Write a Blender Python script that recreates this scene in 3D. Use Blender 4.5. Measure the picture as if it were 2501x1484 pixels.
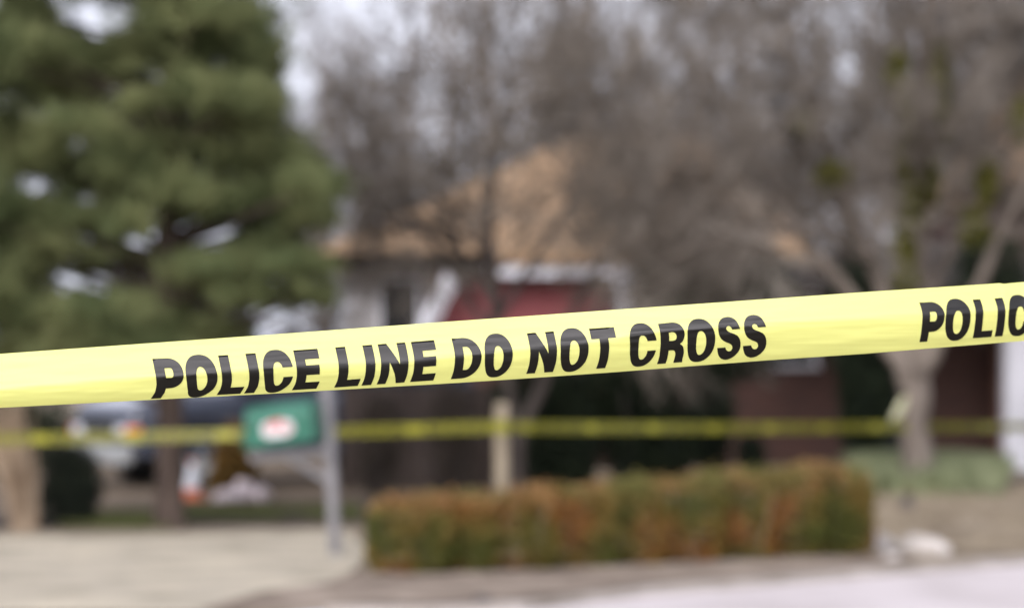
import bpy, bmesh, math, random
import numpy as np
from mathutils import Vector, Matrix, Euler, noise
from mathutils.geometry import tessellate_polygon

# ------------------------------------------------------------------ reset
for o in list(bpy.data.objects):
    bpy.data.objects.remove(o, do_unlink=True)
scene = bpy.context.scene
C = scene.collection

# ------------------------------------------------------------------ camera
CAMZ = 1.6
K = 0.36 / 2501.0                 # metres per picture unit at one metre (100 mm lens, 36 mm sensor)
HOR = 850.0                       # height of the horizon in picture units
PITCH = math.atan((HOR - 742.0) * K)
FOCUS = 4.1
cd = bpy.data.cameras.new('camera')
cam = bpy.data.objects.new('camera', cd)
C.objects.link(cam)
cam.location = (0, 0, CAMZ)
cam.rotation_euler = (math.pi / 2 + PITCH, 0, 0)
cd.sensor_width = 36.0
cd.sensor_fit = 'HORIZONTAL'
cd.lens = 100.0
cd.clip_start = 0.1
cd.clip_end = 3000.0
cd.dof.use_dof = True
cd.dof.focus_distance = FOCUS
cd.dof.aperture_fstop = 3.1
scene.camera = cam

# ------------------------------------------------------------------ world + sun
SUN_EL = math.radians(40)
SUN_AZ = math.radians(200)        # compass style, from behind the camera on the left
w = bpy.data.worlds.new('World')
scene.world = w
w.use_nodes = True
nt = w.node_tree
nt.nodes.clear()
sky = nt.nodes.new('ShaderNodeTexSky')
sky.sky_type = 'NISHITA'
sky.sun_disc = False
sky.sun_elevation = SUN_EL
sky.sun_rotation = SUN_AZ
sky.air_density = 1.0
sky.dust_density = 3.0
hsv = nt.nodes.new('ShaderNodeHueSaturation')
hsv.inputs['Saturation'].default_value = 0.28
tint = nt.nodes.new('ShaderNodeMix')
tint.data_type = 'RGBA'
tint.blend_type = 'MULTIPLY'
tint.inputs[0].default_value = 1.0
tint.inputs[7].default_value = (0.99, 0.955, 1.045, 1)
bg = nt.nodes.new('ShaderNodeBackground')
bg.inputs['Strength'].default_value = 0.15
wo = nt.nodes.new('ShaderNodeOutputWorld')
wtc = nt.nodes.new('ShaderNodeTexCoord')
wmax = nt.nodes.new('ShaderNodeVectorMath')
wmax.operation = 'MAXIMUM'                      # thick even overcast down to the horizon
wmax.inputs[1].default_value = (-1.0, -1.0, 0.13)
nt.links.new(wtc.outputs['Generated'], wmax.inputs[0])
nt.links.new(wmax.outputs[0], sky.inputs['Vector'])
nt.links.new(sky.outputs[0], hsv.inputs['Color'])
nt.links.new(hsv.outputs[0], tint.inputs[6])
nt.links.new(tint.outputs[2], bg.inputs['Color'])
nt.links.new(bg.outputs[0], wo.inputs['Surface'])

sl = bpy.data.lights.new('sun', 'SUN')
sl.energy = 1.0
sl.angle = math.radians(60)
sl.color = (1.0, 0.97, 0.92)
sun = bpy.data.objects.new('sun', sl)
C.objects.link(sun)
sd = Vector((math.sin(SUN_AZ) * math.cos(SUN_EL), math.cos(SUN_AZ) * math.cos(SUN_EL), math.sin(SUN_EL)))
sun.rotation_euler = sd.to_track_quat('Z', 'Y').to_euler()

scene.view_settings.view_transform = 'Standard'
scene.view_settings.look = 'None'
scene.view_settings.gamma = 1.0
scene.view_settings.use_curve_mapping = False
scene.view_settings.exposure = 0.66


# ------------------------------------------------------------------ materials
def mat(name, c1, c2=None, scale=6.0, rough=0.8, spec=0.3, bump=0.0, bscale=None, stretch=(1, 1, 1),
        lo=0.35, hi=0.65, detail=4.0, metal=0.0, transl=0.0, c3=None, coat=0.0, objrand=0.0):
    m = bpy.data.materials.new(name)
    m.use_nodes = True
    n = m.node_tree
    b = n.nodes['Principled BSDF']
    b.inputs['Roughness'].default_value = rough
    b.inputs['Specular IOR Level'].default_value = spec
    b.inputs['Metallic'].default_value = metal
    b.inputs['Coat Weight'].default_value = coat
    b.inputs['Base Color'].default_value = (*c1, 1)
    tc = n.nodes.new('ShaderNodeTexCoord')
    mp = n.nodes.new('ShaderNodeMapping')
    mp.inputs['Scale'].default_value = stretch
    n.links.new(tc.outputs['Object'], mp.inputs['Vector'])
    col = None
    if c2 is not None:
        nz = n.nodes.new('ShaderNodeTexNoise')
        nz.inputs['Scale'].default_value = scale
        nz.inputs['Detail'].default_value = detail
        n.links.new(mp.outputs[0], nz.inputs['Vector'])
        cr = n.nodes.new('ShaderNodeValToRGB')
        cr.color_ramp.elements[0].position = lo
        cr.color_ramp.elements[0].color = (*c1, 1)
        cr.color_ramp.elements[1].position = hi
        cr.color_ramp.elements[1].color = (*c2, 1)
        if c3 is not None:
            e = cr.color_ramp.elements.new((lo + hi) / 2)
            e.color = (*c3, 1)
        n.links.new(nz.outputs['Fac'], cr.inputs['Fac'])
        n.links.new(cr.outputs[0], b.inputs['Base Color'])
        col = cr.outputs[0]
    if bump > 0:
        nb = n.nodes.new('ShaderNodeTexNoise')
        nb.inputs['Scale'].default_value = bscale or scale * 4
        nb.inputs['Detail'].default_value = 6
        n.links.new(mp.outputs[0], nb.inputs['Vector'])
        bp = n.nodes.new('ShaderNodeBump')
        bp.inputs['Strength'].default_value = bump
        bp.inputs['Distance'].default_value = 0.02
        n.links.new(nb.outputs['Fac'], bp.inputs['Height'])
        n.links.new(bp.outputs[0], b.inputs['Normal'])
    if transl > 0:
        tr = n.nodes.new('ShaderNodeBsdfTranslucent')
        tr.inputs['Color'].default_value = (*c1, 1)
        if col is not None:
            n.links.new(col, tr.inputs['Color'])
        mx = n.nodes.new('ShaderNodeMixShader')
        mx.inputs[0].default_value = transl
        out = n.nodes['Material Output']
        n.links.new(b.outputs[0], mx.inputs[1])
        n.links.new(tr.outputs[0], mx.inputs[2])
        n.links.new(mx.outputs[0], out.inputs['Surface'])
    return m


def brick_mat(name, c1, c2, mortar):
    m = bpy.data.materials.new(name)
    m.use_nodes = True
    n = m.node_tree
    b = n.nodes['Principled BSDF']
    b.inputs['Roughness'].default_value = 0.9
    tc = n.nodes.new('ShaderNodeTexCoord')
    mp = n.nodes.new('ShaderNodeMapping')
    mp.inputs['Rotation'].default_value = (math.pi / 2, 0, 0)
    br = n.nodes.new('ShaderNodeTexBrick')
    br.inputs['Scale'].default_value = 1.0
    br.inputs['Brick Width'].default_value = 0.21
    br.inputs['Row Height'].default_value = 0.07
    br.inputs['Mortar Size'].default_value = 0.007
    br.inputs['Color1'].default_value = (*c1, 1)
    br.inputs['Color2'].default_value = (*c2, 1)
    br.inputs['Mortar'].default_value = (*mortar, 1)
    n.links.new(tc.outputs['Object'], mp.inputs['Vector'])
    n.links.new(mp.outputs[0], br.inputs['Vector'])
    n.links.new(br.outputs['Color'], b.inputs['Base Color'])
    return m


def tape_mat(name, base, rough, spec, transl, wr):
    """thin stretched plastic film: long wrinkles that run with the tape"""
    m = mat(name, base, None, rough=rough, spec=spec, transl=transl)
    n = m.node_tree
    b = n.nodes['Principled BSDF']
    tc = n.nodes.new('ShaderNodeTexCoord')
    mp = n.nodes.new('ShaderNodeMapping')
    mp.inputs['Scale'].default_value = (1.6, 1.6, 55)
    mp.inputs['Rotation'].default_value = (0, math.radians(3.7), 0)
    nz = n.nodes.new('ShaderNodeTexNoise')
    nz.inputs['Scale'].default_value = 1.0
    nz.inputs['Detail'].default_value = 3
    bp = n.nodes.new('ShaderNodeBump')
    bp.inputs['Strength'].default_value = wr
    bp.inputs['Distance'].default_value = 0.004
    n.links.new(tc.outputs['Object'], mp.inputs['Vector'])
    n.links.new(mp.outputs[0], nz.inputs['Vector'])
    n.links.new(nz.outputs['Fac'], bp.inputs['Height'])
    n.links.new(bp.outputs[0], b.inputs['Normal'])
    return m


M = {}
M['tape'] = tape_mat('yellow_film', (0.93, 0.955, 0.31), 0.40, 0.6, 0.38, 0.5)
M['ink'] = tape_mat('black_ink', (0.006, 0.006, 0.005), 0.40, 0.42, 0.0, 0.22)
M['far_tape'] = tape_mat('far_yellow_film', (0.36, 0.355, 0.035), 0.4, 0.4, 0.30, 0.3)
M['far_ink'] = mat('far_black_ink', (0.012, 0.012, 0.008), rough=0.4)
M['tape_back'] = mat('pale_film_end', (0.62, 0.62, 0.40), rough=0.4, transl=0.3)
M['needle'] = mat('pine_needles', (0.105, 0.138, 0.055), (0.225, 0.245, 0.105), scale=1.6, rough=0.7, transl=0.25)
M['pine_bark'] = mat('pine_bark', (0.045, 0.032, 0.026), (0.10, 0.075, 0.060), scale=9, rough=0.95, bump=0.8, stretch=(1, 1, 0.3))
M['twig'] = mat('winter_twigs', (0.118, 0.102, 0.082), (0.215, 0.190, 0.160), scale=0.8, rough=0.9)
M['twig_far'] = mat('far_winter_twigs', (0.118, 0.103, 0.085), (0.205, 0.182, 0.155), scale=0.5, rough=0.9)
M['bark'] = mat('grey_bark', (0.12, 0.10, 0.082), (0.25, 0.215, 0.18), scale=7, rough=0.95, bump=0.7, stretch=(1, 1, 0.35))
M['bark_dark'] = mat('dark_bark', (0.045, 0.036, 0.032), (0.10, 0.085, 0.075), scale=7, rough=0.95, bump=0.7, stretch=(1, 1, 0.35))
M['bark_tan'] = mat('tan_bark', (0.22, 0.165, 0.115), (0.40, 0.31, 0.235), scale=6, rough=0.95, bump=0.6, stretch=(1, 1, 0.35))
M['dry_grass'] = mat('dry_tan_grass', (0.34, 0.255, 0.175), (0.56, 0.45, 0.33), scale=3, rough=0.85, transl=0.2)
M['ivy'] = mat('ivy_leaves', (0.075, 0.080, 0.012), (0.145, 0.140, 0.024), scale=5, rough=0.6, transl=0.15)
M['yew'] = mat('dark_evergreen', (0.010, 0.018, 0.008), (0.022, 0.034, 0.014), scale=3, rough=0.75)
M['brown_leaf'] = mat('dry_brown_leaves', (0.040, 0.033, 0.026), (0.090, 0.072, 0.055), scale=4, rough=0.85)
M['shrub'] = mat('dark_shrub', (0.010, 0.016, 0.010), (0.024, 0.032, 0.018), scale=5, rough=0.75)
M['hedge'] = mat('hedge_leaves', (0.085, 0.095, 0.018), (0.25, 0.115, 0.030), scale=3.0, rough=0.65, c3=(0.175, 0.135, 0.030), lo=0.36, hi=0.64, transl=0.15, detail=2)
M['hedge_top'] = mat('hedge_lit_top', (0.15, 0.145, 0.040), (0.30, 0.165, 0.065), scale=2.4, rough=0.65, lo=.38, hi=.56, transl=0.15, detail=2)  # rusty leaf colour, lightened to paint in the light on the hedge top
M['hedge_stem'] = mat('hedge_stems', (0.16, 0.12, 0.08), (0.26, 0.21, 0.15), scale=20, rough=0.9)
M['ochre'] = mat('ochre_leaves', (0.110, 0.070, 0.018), (0.215, 0.115, 0.020), scale=5, rough=0.7)
M['ground'] = mat('dead_lawn', (0.13, 0.102, 0.070), (0.35, 0.300, 0.225), scale=1.5, rough=0.95, bump=0.6, bscale=14, c3=(0.24, 0.198, 0.142), detail=8)
M['mulch'] = mat('bed_soil', (0.13, 0.10, 0.075), (0.36, 0.30, 0.24), scale=2.0, rough=0.95, bump=0.8, bscale=30, detail=8)
M['drive'] = mat('gravel_drive', (0.29, 0.258, 0.19), (0.53, 0.48, 0.37), scale=1.6, rough=0.95, bump=0.9, bscale=40, detail=12, lo=.30, hi=.62, c3=(0.44, 0.40, 0.315))
M['street'] = mat('concrete_street', (0.48, 0.44, 0.43), (0.66, 0.615, 0.615), scale=0.9, rough=0.85, bump=0.3, bscale=30, detail=10)
M['kerb'] = mat('kerb_concrete', (0.26, 0.23, 0.19), (0.46, 0.42, 0.38), scale=1.5, rough=0.9, bump=0.3)
M['back_lawn'] = mat('winter_grass', (0.12, 0.092, 0.060), (0.20, 0.155, 0.108), scale=1.2, rough=0.95, bump=0.6, bscale=15, detail=8)
M['grass'] = mat('green_grass', (0.085, 0.105, 0.035), (0.155, 0.165, 0.065), scale=4, rough=0.8, transl=0.2)
M['cover'] = mat('ground_cover_leaves', (0.19, 0.225, 0.115), (0.31, 0.34, 0.20), scale=4, rough=0.7, transl=0.2)
M['brick'] = brick_mat('red_brown_brick', (0.050, 0.022, 0.017), (0.076, 0.033, 0.023), (0.055, 0.040, 0.033))
M['siding'] = mat('pale_siding', (0.30, 0.29, 0.28), (0.37, 0.36, 0.355), scale=2, rough=0.7, bump=0.3, stretch=(0.2, 0.2, 9))
M['white'] = mat('white_trim', (0.60, 0.61, 0.64), (0.70, 0.71, 0.75), scale=3, rough=0.55)
M['red'] = mat('red_paint', (0.20, 0.052, 0.056), (0.27, 0.080, 0.080), scale=3, rough=0.6)
M['shingle'] = mat('tan_shingles', (0.25, 0.175, 0.110), (0.36, 0.262, 0.175), scale=4.5, rough=0.95, bump=0.6, bscale=18, stretch=(1, 1, 4), c3=(0.35, 0.23, 0.13))
M['shingle_dark'] = mat('dark_shingles', (0.035, 0.030, 0.027), (0.065, 0.056, 0.050), scale=4.5, rough=0.95, bump=0.6)
M['dark_glass'] = mat('dark_glass', (0.010, 0.012, 0.014), rough=0.12, spec=0.5)
M['fence'] = mat('dark_fence_boards', (0.050, 0.038, 0.032), (0.085, 0.066, 0.056), scale=3, rough=0.9, bump=0.4, stretch=(6, 6, 0.4))
M['stake'] = mat('weathered_stake', (0.22, 0.185, 0.13), (0.34, 0.29, 0.21), scale=6, rough=0.9, bump=0.5, stretch=(4, 4, 0.5))
M['steel'] = mat('galvanised_steel', (0.19, 0.187, 0.195), (0.29, 0.285, 0.29), scale=9, rough=0.5, metal=0.3)
M['green_box'] = mat('green_plastic', (0.024, 0.125, 0.082), (0.034, 0.155, 0.104), scale=5, rough=0.4, coat=0.2)
M['label_white'] = mat('white_label', (0.66, 0.65, 0.66), rough=0.5)
M['label_red'] = mat('red_mark', (0.60, 0.08, 0.08), rough=0.5)
M['car_paint'] = mat('slate_blue_paint', (0.050, 0.060, 0.085), rough=0.22, spec=0.7, coat=1.0)
M['car_silver'] = mat('silver_bumper', (0.40, 0.42, 0.42), rough=0.4, metal=0.2)
M['car_black'] = mat('black_trim', (0.012, 0.012, 0.014), rough=0.6)
M['tyre'] = mat('tyre_rubber', (0.015, 0.015, 0.015), rough=0.85)
M['lamp_white'] = mat('headlight_lens', (0.75, 0.77, 0.82), rough=0.15, spec=0.8)
M['lamp_orange'] = mat('orange_lens', (0.90, 0.16, 0.02), rough=0.25, spec=0.6)
M['cone_orange'] = mat('cone_orange', (0.55, 0.15, 0.07), rough=0.5)
M['cone_white'] = mat('cone_sleeve', (0.75, 0.78, 0.82), rough=0.4)
M['stone'] = mat('pale_limestone', (0.36, 0.335, 0.31), (0.52, 0.49, 0.46), scale=6, rough=0.9, bump=0.6)
M['stone_pink'] = mat('pinkish_stone', (0.50, 0.43, 0.43), (0.66, 0.60, 0.62), scale=6, rough=0.9, bump=0.6)
M['stone_dark'] = mat('dark_stone', (0.06, 0.05, 0.05), (0.11, 0.10, 0.09), scale=6, rough=0.9, bump=0.6)


# ------------------------------------------------------------------ helpers
class MB:
    def __init__(s):
        s.v = []
        s.f = []

    def quad(s, a, b, c, d):
        i = len(s.v)
        s.v += [a, b, c, d]
        s.f.append((i, i + 1, i + 2, i + 3))

    def box(s, x0, x1, y0, y1, z0, z1, mtx=None):
        p = [Vector((x, y, z)) for z in (z0, z1) for y in (y0, y1) for x in (x0, x1)]
        if mtx:
            p = [mtx @ q for q in p]
        i = len(s.v)
        s.v += [tuple(q) for q in p]
        for f in ((0, 2, 3, 1), (4, 5, 7, 6), (0, 1, 5, 4), (2, 6, 7, 3), (0, 4, 6, 2), (1, 3, 7, 5)):
            s.f.append(tuple(i + k for k in f))

    def tube(s, pts, rad, n=6, cap=False):
        pts = [Vector(p) for p in pts]
        base = len(s.v)
        ref = Vector((0.3, 0.9, 0.1)).normalized()
        for k, p in enumerate(pts):
            a = pts[max(0, k - 1)]
            b = pts[min(len(pts) - 1, k + 1)]
            d = (b - a)
            if d.length < 1e-9:
                d = Vector((0, 0, 1))
            d.normalize()
            u = d.cross(ref)
            if u.length < 0.05:
                u = d.cross(Vector((1, 0, 0)))
            u.normalize()
            w_ = d.cross(u)
            r = rad[k]
            for j in range(n):
                t = 2 * math.pi * j / n
                q = p + u * (r * math.cos(t)) + w_ * (r * math.sin(t))
                s.v.append((q.x, q.y, q.z))
        for k in range(len(pts) - 1):
            for j in range(n):
                a = base + k * n + j
                b = base + k * n + (j + 1) % n
                s.f.append((a, b, b + n, a + n))
        if cap:
            s.f.append(tuple(base + j for j in reversed(range(n))))
            e = base + (len(pts) - 1) * n
            s.f.append(tuple(e + j for j in range(n)))

    def lathe(s, prof, n=24, mtx=None):
        base = len(s.v)
        for r, z in prof:
            for j in range(n):
                t = 2 * math.pi * j / n
                q = Vector((r * math.cos(t), r * math.sin(t), z))
                if mtx:
                    q = mtx @ q
                s.v.append(tuple(q))
        for k in range(len(prof) - 1):
            for j in range(n):
                a = base + k * n + j
                b = base + k * n + (j + 1) % n
                s.f.append((a, b, b + n, a + n))

    def build(s, name, m, parent=None, smooth=False, bevel=0.0):
        me = bpy.data.meshes.new(name)
        me.from_pydata(s.v, [], s.f)
        me.materials.append(m)
        if smooth:
            me.polygons.foreach_set('use_smooth', [True] * len(me.polygons))
        me.update()
        o = bpy.data.objects.new(name, me)
        C.objects.link(o)
        if parent:
            o.parent = parent
        if bevel > 0:
            md = o.modifiers.new('bevel', 'BEVEL')
            md.width = bevel
            md.segments = 2
            md.limit_method = 'ANGLE'
        return o


def tag(o, label=None, cat=None, group=None, kind=None):
    if label: o['label'] = label
    if cat: o['category'] = cat
    if group: o['group'] = group
    if kind: o['kind'] = kind
    return o


def thing(name, label, cat, loc=(0, 0, 0), rz=0.0, group=None):
    o = bpy.data.objects.new(name, None)
    C.objects.link(o)
    o.empty_display_size = 0.2
    o.location = loc
    o.rotation_euler = (0, 0, rz)
    return tag(o, label, cat, group)


def dup(root, loc, rz, label, scale=1.0):
    r = root.copy()
    C.objects.link(r)
    r.location = loc
    r.rotation_euler = (0, 0, rz)
    r.scale = (scale,) * 3
    r['label'] = label
    for ch in list(root.children):
        c = ch.copy()
        C.objects.link(c)
        c.parent = r
        for g in ch.children:
            d = g.copy()
            C.objects.link(d)
            d.parent = c
    return r


def PX(px, Y):                     # sideways position of a picture column at distance Y
    return (px - 1250.5) * K * Y


def PZ(py, Y):                     # height of a picture row at distance Y
    return CAMZ + (HOR - py) * K * Y


def P3(px, py, Y):
    return Vector((PX(px, Y), Y, PZ(py, Y)))


def ss(t):
    t = max(0.0, min(1.0, t))
    return t * t * (3 - 2 * t)


def interp(tab, x):
    if x <= tab[0][0]:
        a, b = tab[0], tab[1]
    elif x >= tab[-1][0]:
        a, b = tab[-2], tab[-1]
    else:
        for i in range(len(tab) - 1):
            if tab[i][0] <= x <= tab[i + 1][0]:
                a, b = tab[i], tab[i + 1]
                break
    return a[1] + (b[1] - a[1]) * (x - a[0]) / (b[0] - a[0])


def fan_mesh(name, verts, tris_per, m, parent=None):
    """numpy array (n, k, 3) of small k-sided faces as one mesh"""
    n, k, _ = verts.shape
    me = bpy.data.meshes.new(name)
    me.vertices.add(n * k)
    me.vertices.foreach_set('co', verts.reshape(-1).astype(np.float32))
    me.loops.add(n * k)
    me.loops.foreach_set('vertex_index', np.arange(n * k, dtype=np.int32))
    me.polygons.add(n)
    me.polygons.foreach_set('loop_start', (np.arange(n) * k).astype(np.int32))
    me.polygons.foreach_set('loop_total', np.full(n, k, dtype=np.int32))
    me.materials.append(m)
    me.update(calc_edges=True)
    o = bpy.data.objects.new(name, me)
    C.objects.link(o)
    if parent:
        o.parent = parent
    return o


def rand_dirs(rs, n):
    v = rs.normal(size=(n, 3))
    return v / np.linalg.norm(v, axis=1)[:, None]


def leaf_cards(rs, pts, size, aspect=1.6, flat=0.0):
    """a small four-sided leaf at every point, turned at random"""
    n = len(pts)
    d = rand_dirs(rs, n)
    if flat > 0:
        d[:, 2] *= (1 - flat)
        d /= np.linalg.norm(d, axis=1)[:, None]
    e = rand_dirs(rs, n)
    s_ = np.cross(d, e)
    s_ /= np.linalg.norm(s_, axis=1)[:, None] + 1e-9
    L = (size * rs.uniform(0.6, 1.35, n))[:, None]
    W = L / aspect
    a = pts
    b = pts + d * L * 0.5 + s_ * W * 0.5
    c = pts + d * L
    e2 = pts + d * L * 0.5 - s_ * W * 0.5
    return np.stack([a, b, c, e2], axis=1)


def needle_cards(rs, pts, per, length, width, up=0.35):
    n = len(pts) * per
    base = np.repeat(pts, per, axis=0)
    d = rand_dirs(rs, n)
    d[:, 2] += up
    d /= np.linalg.norm(d, axis=1)[:, None]
    e = rand_dirs(rs, n)
    s_ = np.cross(d, e)
    s_ /= np.linalg.norm(s_, axis=1)[:, None] + 1e-9
    L = (length * rs.uniform(0.6, 1.2, n))[:, None]
    return np.stack([base - s_ * width / 2, base + s_ * width / 2, base + d * L], axis=1)


def ellipsoid_pts(rs, n, c, r, shell=0.55):
    d = rand_dirs(rs, n)
    q = rs.uniform(shell, 1.0, n) ** 0.6
    return np.array(c)[None] + d * q[:, None] * np.array(r)[None]


# ------------------------------------------------------------------ tree growing
def rot_dir(d, ang, az):
    u = d.cross(Vector((0, 0, 1)))
    if u.length < 0.05:
        u = Vector((1, 0, 0))
    u.normalize()
    w_ = d.cross(u)
    s_ = u * math.cos(az) + w_ * math.sin(az)
    return (d * math.cos(ang) + s_ * math.sin(ang)).normalized()


def grow(mbs, p, d, L, r, lvl, maxl, kids, rng, up=0.12, spread=0.75, shrink=0.55, rmin=0.004):
    n = 4 if lvl < maxl - 1 else 2
    pts = [p.copy()]
    q = p.copy()
    dd = d.copy()
    dirs = [dd.copy()]
    for k in range(n):
        dd = (dd + Vector((rng.gauss(0, .16), rng.gauss(0, .16), rng.gauss(0, .12) + up * 0.4))).normalized()
        q = q + dd * (L / n)
        pts.append(q.copy())
        dirs.append(dd.copy())
    tip = max(r * 0.35, rmin * 0.8)
    rad = [r + (tip - r) * k / n for k in range(n + 1)]
    mbs[0 if lvl < 2 else 1].tube(pts, rad, 5 if lvl < 2 else 3)
    if lvl >= maxl:
        return
    nk = kids[lvl] if lvl < len(kids) else kids[-1]
    for k in range(nk):
        t = 0.22 + 0.78 * (k + rng.random()) / nk
        f = t * n
        i = min(n - 1, int(f))
        bp_ = pts[i].lerp(pts[i + 1], f - i)
        br = max(rmin, (rad[i] + (rad[i + 1] - rad[i]) * (f - i)) * rng.uniform(.5, .75))
        nd = rot_dir(dirs[i], rng.uniform(.35, spread), rng.uniform(0, 2 * math.pi))
        grow(mbs, bp_, nd, L * shrink * rng.uniform(.7, 1.2) * (1.15 - .4 * t), br, lvl + 1, maxl, kids, rng, up, spread, shrink, rmin)


def limb_tree(root, limbs, rng, kids, maxl, twigm, barkm, L0=1.0, up=0.15, spread=0.9, rmin=0.004, shrink=.6, dens=3.0, start=0.25, zmin=-1.0):
    """limbs: list of (points, radii); every limb is a tube that carries finer and finer branches"""
    tr = MB()
    tw = MB()
    for pts, rad in limbs:
        pp = [Vector(q) for q in pts]
        # a smooth run through the given joints
        sm, sr = [], []
        for i in range(len(pp) - 1):
            for j in range(3):
                t = j / 3
                sm.append(pp[i].lerp(pp[i + 1], t) + Vector((rng.gauss(0, .012), rng.gauss(0, .012), 0)) * (1 if i + j else 0))
                sr.append(rad[i] + (rad[i + 1] - rad[i]) * t)
        sm.append(pp[-1]); sr.append(rad[-1])
        tr.tube(sm, sr, 8)
        tot = sum((sm[i + 1] - sm[i]).length for i in range(len(sm) - 1))
        nk = int(tot * dens)
        for k in range(nk):
            t = start + (1 - start) * (k + rng.random()) / nk
            f = t * (len(sm) - 1)
            i = min(len(sm) - 2, int(f))
            b = sm[i].lerp(sm[i + 1], f - i)
            if b.z < zmin:
                continue
            d = (sm[i + 1] - sm[i]).normalized()
            nd = rot_dir(d, rng.uniform(.45, 1.15), rng.uniform(0, 2 * math.pi))
            grow([tr, tw], b, nd, L0 * rng.uniform(.6, 1.25), max(rmin * 2, sr[i] * .35), 1, maxl, kids, rng, up, spread, shrink, rmin)
    tr.build('trunk', barkm, root, smooth=True)
    return tw.build('crown', twigm, root)


# ================================================================== SETTING: ground, street, drive
EDGE = [(-60, 17.5), (-2.6, 17.5), (-1.3, 17.4), (-0.5, 17.4), (0.05, 17.75), (0.98, 18.95), (2.17, 20.05), (3.93, 21.7), (9, 26.5), (60, 60)]


SZ = -0.035


def terrain(x, y):
    if x < -1.2 and x > -8.6:
        e = interp(EDGE, x)
        if y < e + .5:
            return SZ * (1 - ss((y - e) / .5)) + 0.0
    b = 0.25 * ss((y - 22.4) / 4.5) * ss((x - 0.8) / 1.5) * (1 - 0.85 * ss((y - 29) / 6))
    far = 0.0
    return b + far + 0.012 * noise.noise(Vector((x * .8, y * .8, 0)))


xs = [-400, -150, -60, -30, -15] + [-10 + i * 0.5 for i in range(41)] + [15, 30, 60, 150, 400]
ts = [0, 0.25] + [0.6 + .5 * i for i in range(50)] + [30, 40, 60, 100, 200, 400, 900]
mb = MB()
for x in xs:
    e = interp(EDGE, max(-60, min(60, x)))
    for t in ts:
        mb.v.append((x, e + t, terrain(x, e + t) if t > 0 or -8.6 < x < -1.2 else 0.0))
nt_ = len(ts)
for i in range(len(xs) - 1):
    for j in range(nt_ - 1):
        a = i * nt_ + j
        mb.f.append((a, a + nt_, a + nt_ + 1, a + 1))
tag(mb.build('ground', M['ground'], smooth=True), kind='structure')

mb = MB()
for x in xs:
    e = interp(EDGE, max(-60, min(60, x)))
    for y in (12.6, 13.2, 14, 15, 16, e - 0.001):
        mb.v.append((x, y, SZ))
for i in range(len(xs) - 1):
    for j in range(5):
        a = i * 6 + j
        mb.f.append((a, a + 6, a + 7, a + 1))
tag(mb.build('street', M['street']), kind='structure')

mb = MB()
for x in xs:
    for y in (-400, -60, -12, -3, 2, 5, 9, 12.45, 12.62):
        mb.v.append((x, y, (0.02 if y < 12.5 else SZ - .02) + 0.015 * noise.noise(Vector((x * .7, y * .7, 4)))))
for i in range(len(xs) - 1):
    for j in range(8):
        a = i * 9 + j
        mb.f.append((a, a + 9, a + 10, a + 1))
tag(mb.build('unseen_verge', M['ground'], smooth=True), kind='structure')  # unseen near-side lawn, put in to darken the ground mirrored in the tape

# kerb along the bed and, further left, past the drive
mb = MB()


def kerb_run(x0, x1, step=0.2):
    n = max(2, int((x1 - x0) / step))
    base = len(mb.v)
    for i in range(n + 1):
        x = x0 + (x1 - x0) * i / n
        e = interp(EDGE, x)
        for (dy, z) in ((-0.02, SZ - .02), (0.0, 0.005), (0.03, 0.016), (0.15, 0.016), (0.15, -0.05)):
            mb.v.append((x, e + dy, z))
    for i in range(n):
        for j in range(4):
            a = base + i * 5 + j
            mb.f.append((a, a + 5, a + 6, a + 1))


kerb_run(-1.15, 30)
kerb_run(-40, -8.5, 2)
tag(mb.build('kerb', M['kerb'], smooth=False), kind='structure')


def patch(name, poly, dz, m, res=0.5):
    """a sheet laid dz above the terrain"""
    bm = bmesh.new()
    vs = [bm.verts.new((x, y, 0)) for x, y in poly]
    f = bm.faces.new(vs)
    x0, x1 = min(p[0] for p in poly), max(p[0] for p in poly)
    y0, y1 = min(p[1] for p in poly), max(p[1] for p in poly)
    x = math.ceil(x0 / res) * res
    while x < x1:
        bmesh.ops.bisect_plane(bm, geom=bm.verts[:] + bm.edges[:] + bm.faces[:], plane_co=(x, 0, 0), plane_no=(1, 0, 0))
        x += res
    y = math.ceil(y0 / res) * res
    while y < y1:
        bmesh.ops.bisect_plane(bm, geom=bm.verts[:] + bm.edges[:] + bm.faces[:], plane_co=(0, y, 0), plane_no=(0, 1, 0))
        y += res
    for v in bm.verts:
        v.co.z = terrain(v.co.x, v.co.y) + dz
    bm.normal_update()
    for f in bm.faces:
        if f.normal.z < 0:
            f.normal_flip()
    me = bpy.data.meshes.new(name)
    bm.to_mesh(me)
    bm.free()
    me.materials.append(m)
    o = bpy.data.objects.new(name, me)
    C.objects.link(o)
    return tag(o, kind='structure')


patch('driveway', [(-8.4, 17.52), (-2.6, 17.52), (-1.9, 17.47), (-1.65, 18.3), (-1.22, 19.4), (-1.12, 20.6), (-1.15, 22.5), (-1.45, 24.9), (-3.1, 24.3), (-5.5, 23.6), (-8.4, 23.3)], 0.016, M['drive'])
patch('planting_bed', [(-1.95, 17.55), (-1.2, 17.56), (-.5, 17.58), (0.0, 17.95), (0.9, 19.1), (2.1, 20.22), (2.7, 20.8), (3.1, 21.6), (2.7, 22.4), (1.2, 22.2), (-0.9, 21.0), (-1.18, 19.9), (-1.25, 19.3), (-1.62, 18.6), (-1.72, 18.1)], 0.018, M['mulch'])
patch('back_yard', [(-9, 25.6), (-1.6, 26.6), (1.0, 27.5), (1.0, 60), (-40, 60), (-40, 25.6)], 0.014, M['back_lawn'], res=2.0)


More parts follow.
